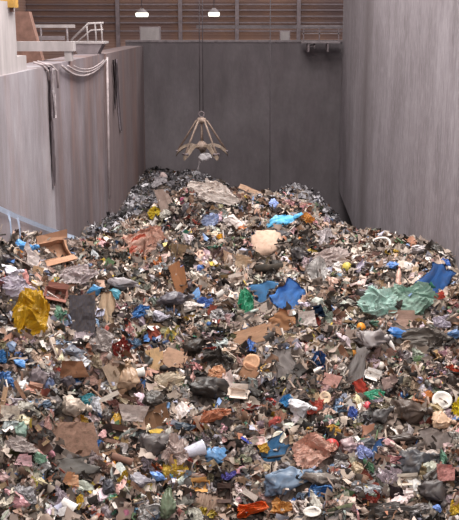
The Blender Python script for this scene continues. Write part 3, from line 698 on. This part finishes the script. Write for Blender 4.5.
('cup',194,454,20,12,20,'#d4d4e2','plastic_tub','lilac white tub left of the domed blue bag','tub',''),
('bag',215,459,27,18,-20,'#5a88b6','plastic_bag','domed blue bag in the lower middle of heap','bag','domed blue bag'),
('bag',153,450,28,22,0,'#5c5656','plastic_bag','charcoal bag right of the dark brown crushed box','bag','charcoal bag'),
('film',175,457,20,28,0,'#cbb8b2','plastic_film','pinkish white film right of the charcoal bag','film',''),
('bag',158,480,17,11,-15,'#6a92ce','plastic_bag','periwinkle blue bag below the charcoal bag','bag','periwinkle bag'),
('ball',149,487,10,8,0,'#d2b460','ball','straw yellow ball left of the periwinkle bag','ball',''),
('bag',136,483,24,14,0,'#8a868e','plastic_bag','grey bag left of the straw yellow ball','bag',''),
('bag',126,514,15,10,0,'#d88ca8','plastic_bag','rose pink bag at the bottom edge','bag','rose pink bag'),
('box',199,489,17,11,5,'#cf9a5c','carton','orange-tan carton above the corrugated beige sheet','carton','orange-tan carton'),
('bag',168,509,17,24,90,'#5e6a54','plastic_bag','olive green bag left of the corrugated beige sheet','bag','olive green bag'),
('corr',200,506,42,18,-12,'#bfa492','corrugated_sheet','corrugated beige sheet crumpled at the bottom','sheet','corrugated beige sheet'),
('box',225,497,15,15,0,'#4a3834','cardboard_box','very dark brown carton right of the orange-tan carton','box','very dark carton'),
('film',230,479,14,6,20,'#6c66b8','plastic_film','violet strip above the very dark carton','film',''),
('roll',121,462,22,9,-12,'#7c5e52','carpet_roll','brown roll below the dark brown crushed box','roll',''),
('film',250,514,30,13,12,'#e0682c','plastic_film','vivid orange film at the bottom edge','film','vivid orange film'),
('bag',281,487,52,30,8,'#64768c','garbage_bag','big shiny blue-grey garbage bag near the bottom','bag','blue-grey garbage bag'),
('rag',274,457,50,20,30,'#44729a','tarpaulin','teal blue twisted tarpaulin above the blue-grey garbage bag','tarpaulin','teal blue tarpaulin'),
('film',315,458,34,28,-60,'#d2a898','plastic_film','large pink crumpled sheet right of the teal blue tarpaulin','film','pink sheet'),
('bag',318,482,30,16,-8,'#6c625c','plastic_bag','grey-brown bag under the large pink crumpled sheet','bag','grey-brown bag'),
('plate',280,441,14,12,0,'#dcd4c4','paper_plate','cream round plate above the teal blue tarpaulin','plate','cream plate'),
('tray',256,444,16,10,10,'#d8b8b4','plastic_tray','pinkish white tray left of the cream round plate','tray',''),
('plank',246,445,14,2.5,-35,'#4a5cc8','plastic_strip','thin cobalt blue strip left of the pinkish tray','strip',''),
('film',262,453,10,9,0,'#d2aa4c','plastic_film','golden scrap below the pinkish tray','film',''),
('film',283,511,22,12,0,'#cf9450','plastic_film','amber film right of the vivid orange film','film',''),
('plate',313,516,18,10,0,'#e4dcd4','paper_plate','white plate at bottom edge right of the amber film','plate','white bottom plate'),
('ball',332,449,14,12,0,'#b83a38','ball','red ball right of the large pink crumpled sheet','ball','red ball'),
('film',333,436,14,9,0,'#d8ae58','plastic_film','yellow-tan film above the red ball','film',''),
('bag',337,459,16,12,0,'#35302f','plastic_bag','black bag under the red ball','bag',''),
('bag',348,451,20,24,0,'#a48c90','fabric_sack','mauve sack right of the red ball','sack','mauve sack'),
('bag',366,447,26,12,-10,'#3e4048','plastic_bag','flat black bag right of the mauve sack','bag','flat black bag'),
('film',363,458,16,11,-40,'#a9b2dc','plastic_film','pale blue film under the flat black bag','film',''),
('bag',411,467,36,24,12,'#3f3f44','garbage_bag','bulging black garbage bag with grey sheen right of flat black bag','bag','bulging black bag'),
('bag',401,443,28,16,0,'#4a403c','plastic_bag','brown-black bag below the big dark brown garbage bag','bag',''),
('rag',433,446,32,24,-40,'#857a76','rag','grey-brown cloth right of the brown-black bag','rag','grey-brown cloth'),
('box',408,483,22,9,0,'#c9bcae','carton','flat beige carton under the bulging black garbage bag','carton','flat beige carton'),
('bag',435,496,28,22,-60,'#4e4848','garbage_bag','slumped dark grey garbage bag right of the flat beige carton','bag','slumped garbage bag'),
('bag',400,509,22,14,30,'#d8c4c2','plastic_bag','pinkish white bag below the flat beige carton','bag','pinkish white bag'),
('film',384,517,50,12,0,'#6c6664','plastic_film','wide charcoal sheet at the bottom edge left of pinkish white bag','film',''),
('bag',437,511,9,9,0,'#7090d0','plastic_bag','little blue bag at bottom below the slumped dark grey garbage bag','bag',''),
('film',456,512,9,12,0,'#d8b840','plastic_film','golden yellow film in the bottom right corner','film',''),
('paper',445,478,15,13,0,'#c48c86','torn_paper','dusty red paper above the slumped dark grey garbage bag','paper',''),
('plank',250,191,24,6,-28,'#c9a890','wood_board','tan wooden board sticking out of the top of the heap','board','tan board'),
('film',212,197,40,18,-12,'#ddd2cc','plastic_film','large white film draped over the top of the heap','film','large white film'),
('bag',278,226,30,15,22,'#5ab0dc','plastic_bag','sky blue plastic bag near the top of the heap','bag','sky blue bag'),
('bag',272,206,13,10,-20,'#8ea4dc','plastic_bag','pale periwinkle bag above the sky blue bag','bag',''),
('film',156,215,12,8,25,'#d8c03c','plastic_film','lemon yellow film on the left shoulder of the heap','film','lemon film'),
('bag',183,203,13,9,40,'#8f4460','plastic_bag','maroon bag left of the large white film','bag','maroon bag'),
('bag',231,224,22,13,0,'#d8ccc8','plastic_bag','pinkish white bag left of the sky blue bag','bag',''),
('card',166,204,12,22,20,'#a8938a','cardboard_piece','grey-tan cardboard left of the maroon bag','cardboard',''),
('film',304,222,16,10,0,'#cf9048','plastic_film','orange film right of the sky blue bag','film','orange film'),
('bag',290,227,11,9,0,'#d8b8ac','plastic_bag','blush pink bag at the right end of the sky blue bag','bag',''),
('film',208,222,13,10,0,'#a4b0d0','plastic_film','pale blue film below the large white film','film',''),
('film',324,242,20,16,0,'#d8d0d2','plastic_film','white film on the right shoulder of the heap','film',''),
('film',160,184,16,7,15,'#d6d0d4','plastic_film','bright white film on the far heap in the corner','film',''),
('bag',164,178,12,7,0,'#c8b2b0','plastic_bag','pink-grey bag on top of the far heap in the corner','bag',''),
]
refs = []; seeds = 100; LM = []; DEP = []
for (kind, px, py, w, h, turn, col, name, label, cat, ref) in L:
    seeds += 1
    p = None
    for dy in range(0, 24):
        p = hit(px, min(py+dy, 519))
        if p is not None and p.x > XL+.12 and (p.y < 38.5 or name == 'far' or 'far heap' in label): break
    p.x = min(max(p.x, XL+.12+w*.4*p.y/F), XR-.1-w*.3*p.y/F); p.z = surf(p.x, p.y)
    if py > 519 or p is None: p = at(px, py, 17)
    z = proj(p)[2]; s = z/F; gen = GEN[kind]
    W_, H_ = w*s, h*s/.93
    if kind == 'plank': Zs = .16
    elif kind in ('bottle', 'can', 'cup', 'roll'): W_ = max(w, h)*s; H_ = W_*(1.0 if kind != 'roll' else h/w*2); Zs = H_
    elif kind in ('ball',): Zs = min(W_, H_)
    elif kind in ('slab', 'mat'): Zs = .8; W_ *= 1.06; H_ *= 1.1
    else: Zs = min(W_, H_)*1.15
    if kind in ('card', 'film', 'paper', 'rag', 'corr'): Zs = min(W_, H_)*(1.35 if kind == 'film' else .95)+.05; g_ = 1.3 if kind in ('film', 'rag') else 1.15; W_ *= g_; H_ *= g_
    if kind == 'bag': W_ *= 1.08; H_ *= 1.1
    a = math.radians(turn)
    if abs(turn) >= 45 and kind in ('bag', 'box', 'rag', 'film', 'card', 'roll'): W_, H_ = H_, W_
    if kind == 'plank' : H_ = max(H_, .06)
    tilt = .85 if name == 'panel' else .55
    mw = place_matrix(p, a, tilt, W_, H_, Zs, (.06 if kind not in ('bag', 'sack', 'ball') else .10*Zs/.3*.6)+(.09 if kind in ('film', 'rag', 'card', 'slab', 'corr', 'paper', 'plate', 'plank') else .22 if kind == 'mat' else .05))
    me = mesh_of(kind, seeds) if kind not in ('bag',) else (cache.setdefault((kind, seeds), m_bag(seeds, 4 if w*h > 300 else 3, w > 15)))
    if not me.materials: me.materials.append(MT[gen[1]]); me.polygons.foreach_set('use_smooth', [w*h > 300]*len(me.polygons))
    colr = (*rgb(col, 1.12), 1)
    parts = []
    if kind == 'box': parts = [('body', me), ('flap', m_flap(1)), ('flap', m_flap(-1))]
    elif kind == 'bottle': parts = [('body', me), ('cap', m_cap(0))]
    elif kind == 'bag' and w >= 20:
        def g(bm):
            bmesh.ops.create_icosphere(bm, subdivisions=2, radius=.09)
            for v in bm.verts: v.co *= 1+.5*crease(v.co*30); v.co += Vector((.60, 0, .12))
        parts = [('body', me), ('tied_neck', m_from(g))]
    if parts:
        o = empty(name, (0, 0, 0)); o.matrix_world = mw
        for pn, pm in parts:
            if not pm.materials: pm.materials.append(MT[gen[1]])
            c_ = link(pn, pm, None, o); c_.color = colr
        if kind == 'bottle': c_.color = (*rgb('#8a4a40'), 1)
    else:
        o = link(name, me); o.matrix_world = mw; o.color = colr
    tag(o, label, cat)
    LM.append((px, py, w*.42, h*.42)); DEP.append(p.y)
    if ref: refs.append((px, py, ref))
refs += [(110, 196, 'foot of the vertical hose')] if False else []

# white tatters caught in the grab
tp = gp+Vector((.16, -.12, -1.62))
me = m_bag(77, 3, True); me.materials.append(MT['plastic']); o = link('caught_film', me, None, None, True); o.color = (*rgb('#d8d2d6'), 1)
o.matrix_world = Matrix.Translation(tp) @ Matrix.Rotation(PI/2, 4, 'X') @ Matrix.Diagonal((.62, .5, .5, 1)); tag(o, 'crumpled white plastic caught under the hub of the grab', 'film')
me = m_rag(12); me.materials.append(MT['plastic']); o = link('hanging_tatter', me, None, None, True); o.color = (*rgb('#c4bcc0'), 1)
o.matrix_world = Matrix.Translation(tp+Vector((-.26, 0, -.22))) @ Matrix.Rotation(PI/2, 4, 'X') @ Matrix.Rotation(-.2, 4, 'Z') @ Matrix.Diagonal((.16, .75, .3, 1)); tag(o, 'narrow pale plastic tatter dangling left below the grab hub', 'film')

# ------------------------------------------------------------------ countable litter between them
COLS = {
 'bag': [('black', '#35302f', 4), ('charcoal', '#4c484a', 3), ('grey', '#857e80', 3), ('white', '#d8d0ce', 3), ('pale grey', '#b4acac', 3), ('blue', '#4a78b0', 1), ('brown', '#7c6454', 2), ('cream', '#cbbba6', 2), ('pink', '#c49a98', 1), ('green', '#5c7c68', .5), ('red', '#a04c40', .4), ('yellow', '#c4a440', .4)],
 'film': [('clear grey', '#a8a09e', 4), ('white', '#dcd4d0', 4), ('black', '#3a3534', 2), ('brown', '#846c5c', 2), ('pale blue', '#94a8c4', 1), ('beige', '#bfa894', 3), ('pink', '#caa09c', 1.5), ('green', '#64907a', .6), ('orange', '#c4703c', .6), ('yellow', '#cfae44', .7), ('red', '#b04a3e', .8), ('blue', '#3f72b4', .8)],
 'paper': [('white', '#e0d8d2', 6), ('cream', '#d2c2ae', 4), ('grey', '#a49c9a', 2), ('pink', '#cfa49c', 2), ('beige', '#bca48e', 3), ('pale blue', '#a4b0c8', 1), ('yellow', '#d2b860', .6), ('red', '#b8564a', .8)],
 'card': [('brown', '#8c6c54', 4), ('tan', '#b8947a', 5), ('dark brown', '#5c463a', 3), ('grey', '#8e8480', 2), ('pinkish tan', '#c09c8c', 2), ('white', '#d8ccc2', 2)],
 'rag': [('grey', '#7c7474', 3), ('brown', '#6c564a', 3), ('dark', '#403a3a', 3), ('beige', '#b09c8c', 2), ('red', '#94483e', .8), ('blue', '#4a6488', .8), ('pink', '#bc9090', 1), ('olive', '#6e6a4c', 1)],
 'bottle': [('clear', '#b4b8b8', 3), ('white', '#dcd8d2', 3), ('brown', '#6c4c3a', 1), ('green', '#5a8468', 1.2), ('blue', '#6a94c0', .8), ('pink', '#c89494', .6)],
 'can': [('silver', '#a8a6a6', 4), ('red', '#a84038', 1), ('rusty', '#8c6048', 2), ('gold', '#b89a58', .7), ('blue', '#4a68a0', .6)],
 'cup': [('white', '#e2dcd6', 5), ('cream', '#d2c4b0', 2), ('brown', '#7a5a48', 1), ('red', '#b04a42', .7)],
 'tray': [('white', '#dcd6d0', 4), ('black', '#38332f', 2), ('clear', '#b0acaa', 2), ('beige', '#c0aa94', 1), ('yellow', '#cfae50', .5)],
 'plank': [('tan', '#b0906e', 4), ('brown', '#785c48', 4), ('grey', '#8a807a', 3), ('white', '#d2c8be', 1)],
 'box': [('brown', '#866650', 4), ('tan', '#b49276', 4), ('white', '#d6ccc4', 2), ('grey', '#8c8480', 1), ('dark brown', '#584438', 2)],
 'ball': [('white', '#d8d0c8', 2), ('orange', '#cf8a3c', 1), ('red', '#a8443a', .7), ('brown', '#7a5e4a', 2), ('cream', '#cdb89e', 2)]}
KIND = {  # count, size range (m), aspect range, name, category, noun, states, group
 'bag': (285, (.25, .62), (.4, .9), 'plastic_bag', 'bag', 'plastic bag', ('crumpled', 'knotted', 'slumped', 'flattened', 'bulging', 'twisted')),
 'film': (290, (.28, .72), (.5, 1), 'plastic_film', 'film', 'plastic film', ('crumpled', 'ragged', 'torn', 'folded', 'bunched', 'stretched')),
 'paper': (285, (.16, .36), (.5, 1), 'torn_paper', 'paper', 'paper', ('torn', 'creased', 'folded', 'curled', 'crumpled', 'bent')),
 'card': (270, (.2, .52), (.4, .9), 'cardboard_piece', 'cardboard', 'cardboard', ('bent', 'torn', 'creased', 'tilted', 'flat', 'folded')),
 'rag': (190, (.3, .7), (.5, 1), 'rag', 'rag', 'rag', ('twisted', 'bunched', 'limp', 'wrinkled', 'draped', 'soiled')),
 'bottle': (90, (.2, .32), (1, 1), 'plastic_bottle', 'bottle', 'bottle', ('dented', 'squashed', 'empty', 'capped')),
 'can': (60, (.14, .2), (1, 1), 'drink_can', 'can', 'can', ('dented', 'crushed', 'bent')),
 'cup': (60, (.11, .17), (1, 1), 'disposable_cup', 'cup', 'cup', ('dented', 'open', 'tipped')),
 'tray': (70, (.18, .28), (1, 1), 'food_tray', 'tray', 'food tray', ('shallow', 'bent', 'tipped')),
 'plank': (90, (.4, .95), (.07, .16), 'wooden_stick', 'slat', 'wooden slat', ('splintered', 'short', 'narrow', 'leaning')),
 'box': (80, (.22, .42), (.7, 1), 'carton', 'carton', 'open carton', ('crushed', 'battered', 'gaping', 'tipped')),
 'ball': (18, (.07, .12), (1, 1), 'ball', 'ball', 'ball', ('round', 'dented', 'small'))}
def pick(r, lst):
    t = r.uniform(0, sum(x[2] for x in lst))
    for x in lst:
        t -= x[2]
        if t <= 0: return x
    return lst[-1]
used_labels = set(o.get('label') for o in bpy.data.objects)
REL = ['to the right of', 'above right of', 'above', 'above left of', 'to the left of', 'below left of', 'below', 'below right of']
def spot_phrases(px, py):
    rs = sorted(refs, key=lambda q_: (q_[0]-px)**2+(q_[1]-py)**2)
    out = []
    for (ax, ay, an) in rs[:3]:
        d = math.hypot(px-ax, py-ay); k = int(round(math.atan2(ay-py, px-ax)/(PI/4))) % 8
        how = 'touching edge' if d < 0 else ('close' if d < 13 else ('' if d < 26 else 'farther'))
        out.append(f'{how} {REL[k]} the {an}'.strip())
    a, b_ = rs[0][2], rs[1][2]
    return out+[f'between the {a} and the {b_}']
caps = mesh_of('bottle', 0) and m_cap(3); caps.materials.append(MT['plastic'])
flapm = [m_flap(1), m_flap(-1)]
for f_ in flapm: f_.materials.append(MT['card'])
TINT_NEAR = 1.0
occ = []
for kind, (cnt, (s0, s1), (a0, a1), name, cat, noun, states) in KIND.items():
    r = random.Random(hash_ := sum(map(ord, kind))*7)
    made = tries = 0
    while made < cnt and tries < cnt*40:
        tries += 1
        px, py = r.uniform(2, 457), r.triangular(188, 518, 500) if r.random() < .6 else r.uniform(190, 518)
        p = hit(px, py)
        if p is None or p.y > near_end(p.x) or p.x < XL+.2 or p.x > XR-.2: continue
        if any(abs(px-a) < w_+3 and abs(py-b_) < h_+3 for a, b_, w_, h_ in LM): continue
        if any((px-a)**2+(py-b_)**2 < 30 for a, b_ in occ): continue
        cname, col, _ = pick(r, COLS[kind])
        size = r.uniform(s0, s1)*(.85+.15*(p.y > 25)); asp = r.uniform(a0, a1); var = r.randrange(8)
        st = states[var % len(states)]
        lb = None
        for sz in ('', 'small ' if size < (s0+s1)/2 else 'large '):
            for ph in spot_phrases(px, py):
                t_ = f'{sz}{st} {cname} {noun} {ph}'
                if t_ not in used_labels and len(t_.split()) <= 16: lb = t_; break
            if lb: break
        if not lb: continue
        W_, H_ = size, size*asp
        Zs = {'plank': .09, 'bag': size*.75, 'film': size*.8, 'rag': size*.8, 'paper': size*.9, 'card': size*.8}.get(kind, size)
        if kind == 'box': Zs = size*asp
        lift = {'bag': .06, 'box': .07, 'film': .05, 'rag': .05}.get(kind, .05)
        mw = place_matrix(p, r.uniform(0, 2*PI), r.uniform(.05, .75), W_, H_, Zs, lift)
        mw = mw @ Matrix.Rotation(r.uniform(-.5, .5), 4, 'X') if kind not in ('plank',) else mw
        col4 = (*[min(.92, c_*r.uniform(.88, 1.14)*TINT_NEAR) for c_ in rgb(col)], 1)
        if kind in ('bottle', 'box'):
            o = empty(name, (0, 0, 0)); o.matrix_world = mw
            bd = link('body', mesh_of(kind, var), None, o); bd.color = col4
            if kind == 'bottle': c_ = link('cap', caps, None, o); c_.color = (*rgb(r.choice(('#b8443a', '#3f68b0', '#d8d4d0'))), 1)
            else:
                for f_ in flapm: c_ = link('flap', f_, None, o); c_.color = col4
        else:
            o = link(name, mesh_of(kind, var)); o.matrix_world = mw; o.color = col4
        tag(o, lb, cat, noun+'s strewn over the heap'); used_labels.add(lb); occ.append((px, py)); made += 1

# ------------------------------------------------------------------ uncountable shreds: two stuff meshes
rs = np.random.RandomState(5)
def frag_templates():
    T = []
    for i in range(10):   # crumpled scraps
        u = np.linspace(-.5, .5, 4); g = np.array([[a, b, 0] for b in u for a in u]); g += rs.normal(0, .09, g.shape)*[1, 1, 1.6]
        f = [(j*4+i_, j*4+i_+1, j*4+i_+5, j*4+i_+4) for j in range(3) for i_ in range(3)]; T.append((g*[1, rs.uniform(.5, 1), 1], f))
    for i in range(5):    # ribbons
        g = np.array([[t*1.6-.8, s*.10, .18*math.sin(t*5+i)] for t in np.linspace(0, 1, 7) for s in (-1, 1)]); g += rs.normal(0, .03, g.shape)
        T.append((g, [(2*k, 2*k+2, 2*k+3, 2*k+1) for k in range(6)]))
    for i in range(6):    # lumps
        bm = bmesh.new(); bmesh.ops.create_icosphere(bm, subdivisions=1, radius=.36)
        g = np.array([v.co[:] for v in bm.verts]); f = [tuple(v.index for v in q_.verts) for q_ in bm.faces]; bm.free()
        T.append((g*(1+rs.normal(0, .18, (len(g), 1)))*[1, rs.uniform(.6, 1), rs.uniform(.4, .8)], f))
    for i in range(4):    # twigs and slivers
        w = rs.uniform(.03, .07); L_ = .9
        g = np.array([[x*L_, y*w, z*w*.7] for x in (-1, 1) for y in (-1, 1) for z in (-1, 1)])+rs.normal(0, .02, (8, 3))
        T.append((g, [(0, 1, 3, 2), (4, 6, 7, 5), (0, 4, 5, 1), (2, 3, 7, 6), (0, 2, 6, 4), (1, 5, 7, 3)]))
    return T
T = frag_templates()
def sample_surface(n, y0, y1, bias=None):
    x = rs.uniform(XL+.1, XR-.1, n); y = rs.uniform(y0, y1, n)
    ye = 36.0-np.maximum(0, -1.9-x)*2.5-np.maximum(0, x-1.5)*.75+rs.normal(0, .25, n)
    ok = y < ye if y0 < 20 else y > ye
    x, y = x[ok], y[ok]; n = len(x)
    u = (x-xs[0])/(xs[1]-xs[0]); v = (y-ys[0])/(ys[1]-ys[0]); i, j = u.astype(int), v.astype(int); a, b_ = u-i, v-j
    z = (Z[j, i]*(1-a)+Z[j, i+1]*a)*(1-b_)+(Z[j+1, i]*(1-a)+Z[j+1, i+1]*a)*b_
    gx = (Z[j, np.minimum(i+3, nx-1)]-Z[j, np.maximum(i-3, 0)])/(6*GS); gy = (Z[np.minimum(j+3, ny-1), i]-Z[np.maximum(j-3, 0), i])/(6*GS)
    n_ = np.c_[-gx, -gy, np.ones(n)]; n_ /= np.linalg.norm(n_, axis=1)[:, None]
    return np.c_[x, y, z], n_
def litter(name, n, y0, y1, smin, smax, palette, zspread, tiltsd, label):
    pos, nor = sample_surface(n, y0, y1); n = len(pos)
    nn = nor+rs.normal(0, tiltsd, (n, 3)); nn /= np.linalg.norm(nn, axis=1)[:, None]
    t = np.cross(nn, rs.normal(0, 1, (n, 3))); t /= np.linalg.norm(t, axis=1)[:, None]; bt = np.cross(nn, t)
    pos = pos+nor*rs.uniform(-.02, zspread, (n, 1))
    rel = pos-np.array(EYE); zc = rel@np.array(fw); ppx = CX+F*(rel@np.array(rt))/zc; ppy = CY-F*(rel@np.array(up))/zc
    keep = np.ones(n, bool); lucky = rs.rand(n) < .12
    for (a_, b_, w_, h_), dep in zip(LM, DEP):
        keep &= ~((((ppx-a_)/(w_*1.1))**2+((ppy-b_-h_*.35)/(h_*1.25))**2 < 1) & (np.abs(pos[:, 1]-dep) < 3) & ~lucky)
    pos, nor, nn, t, bt = pos[keep], nor[keep], nn[keep], t[keep], bt[keep]; n = len(pos)
    s = smin+(smax-smin)*rs.power(.55, n) if False else np.exp(rs.uniform(math.log(smin), math.log(smax), n))
    cols = np.array([rgb(c_) for c_, w in palette]); wts = np.array([w for c_, w in palette]); wts = wts/wts.sum()
    lum = cols@np.array([.2, .7, .1]); patch = vnoise(pos[:, 0]/.45, pos[:, 1]/.6, 21)+.7*vnoise(pos[:, 0]/1.3, pos[:, 1]/1.6, 22)
    # random clumps of darker scraps against clumps of paler ones
    pw = wts[None]*np.exp(-(patch[:, None]*5.0)*(np.log(lum)[None]-np.log(lum).mean())*.38); pw /= pw.sum(1)[:, None]
    ci = (pw.cumsum(1) < rs.rand(n, 1)).sum(1).clip(0, len(cols)-1); col = np.minimum(.9, cols[ci]*rs.uniform(.6, 1.12, (n, 1)))
    which = rs.choice(len(T), n, p=np.array([2.2]*10+[1.6]*5+[.25]*6+[1.2]*4)/(22+8+1.5+4.8))
    V, Cc, Lp, Ct, off = [], [], [], [], 0
    for k, (g, f) in enumerate(T):
        m_ = np.where(which == k)[0]; c_ = len(m_)
        if not c_: continue
        loc = g[None]*s[m_][:, None, None]
        w = loc[..., 0:1]*t[m_][:, None]+loc[..., 1:2]*bt[m_][:, None]+loc[..., 2:3]*nn[m_][:, None]+pos[m_][:, None]
        V.append(w.reshape(-1, 3)); Cc.append(np.repeat(col[m_], len(g), 0))
        fa = np.array(f); Lp.append((fa[None]+(off+np.arange(c_)*len(g))[:, None, None]).ravel()); Ct.append(np.full(c_*len(f), fa.shape[1])); off += c_*len(g)
    V = np.concatenate(V); V[:, 0] = np.clip(V[:, 0], XL+.09, XR-.02)
    me = np_mesh(name, V, np.concatenate(Lp), np.concatenate(Ct))
    cc = np.concatenate(Cc); at_ = me.color_attributes.new('tint', 'FLOAT_COLOR', 'POINT')
    at_.data.foreach_set('color', np.c_[cc, np.ones(len(cc))].astype(np.float32).ravel())
    o = stuff(link(name, me, M['litter'])); o['label'] = label; o['category'] = 'litter'; return o
NEARP = [('#241f1c', 8), ('#332b27', 8), ('#c8b6aa', 6), ('#8c6c58', 6), ('#6c5040', 6), ('#7d6a60', 9), ('#9c877a', 8), ('#c4aea2', 7), ('#3a3330', 9), ('#554840', 11), ('#6e6058', 11), ('#86786e', 11), ('#a09084', 10), ('#b8a698', 9), ('#cfbeb2', 8), ('#e6dcd6', 6), ('#c9a694', 4), ('#a8745c', 3), ('#8c4a3c', 1.2), ('#b84a38', .5),
         ('#c88438', .5), ('#d2b44c', .6), ('#5c7450', .9), ('#3f8068', .2), ('#4a70a8', .7), ('#8ca4cc', .9), ('#b4b4c8', 1.5), ('#7c7a84', 3), ('#c88c90', 1)]
FARP = [('#262425', 6), ('#3a3638', 10), ('#524d51', 13), ('#6c666b', 13), ('#868186', 11), ('#a5a1a7', 9), ('#c8c4ca', 6), ('#e6e2e8', 4), ('#7c5c4c', 1.5), ('#5a7090', 1.2), ('#a85a44', .5), ('#5e6a50', 1)]
litter('shredded_litter', 44000, 13.2, 37.5, .07, .32, NEARP, .12, .8, 'fine mixed shreds, scraps and crumbs covering the near heap')
litter('dusty_litter', 21000, 27, 59.8, .07, .34, FARP, .14, .8, 'dusty grey shreds covering the far heap under the grab')

# ------------------------------------------------------------------ light
w = bpy.data.worlds.new('World'); S.world = w; w.use_nodes = True
w.node_tree.nodes['Background'].inputs[0].default_value = (.98, .96, 1.0, 1); w.node_tree.nodes['Background'].inputs[1].default_value = .3
def area(name, loc, sx, sy, power, rot=(0, 0, 0), col=(1, .96, .91)):
    l = bpy.data.lights.new(name, 'AREA'); l.shape = 'RECTANGLE'; l.size = sx; l.size_y = sy; l.energy = power; l.color = col
    o = bpy.data.objects.new(name, l); C.objects.link(o); o.location = loc; o.rotation_euler = rot; return o
area('roof_light', (1.5, 20, 27), 9, 16, 5600)
area('roof_light', (0, 40, 27), 9, 12, 3600)
area('hall_fill', (0, 70, 24), 20, 6, 1500)  # unseen fill, added to brighten the hall behind the back wall
area('side_light', (6, -4, 25), 8, 6, 1900, (math.radians(50), 0, 0))
vs = S.view_settings; vs.view_transform = 'Standard'; vs.look = 'None'; vs.gamma = 1; vs.use_curve_mapping = False; vs.exposure = 0.32
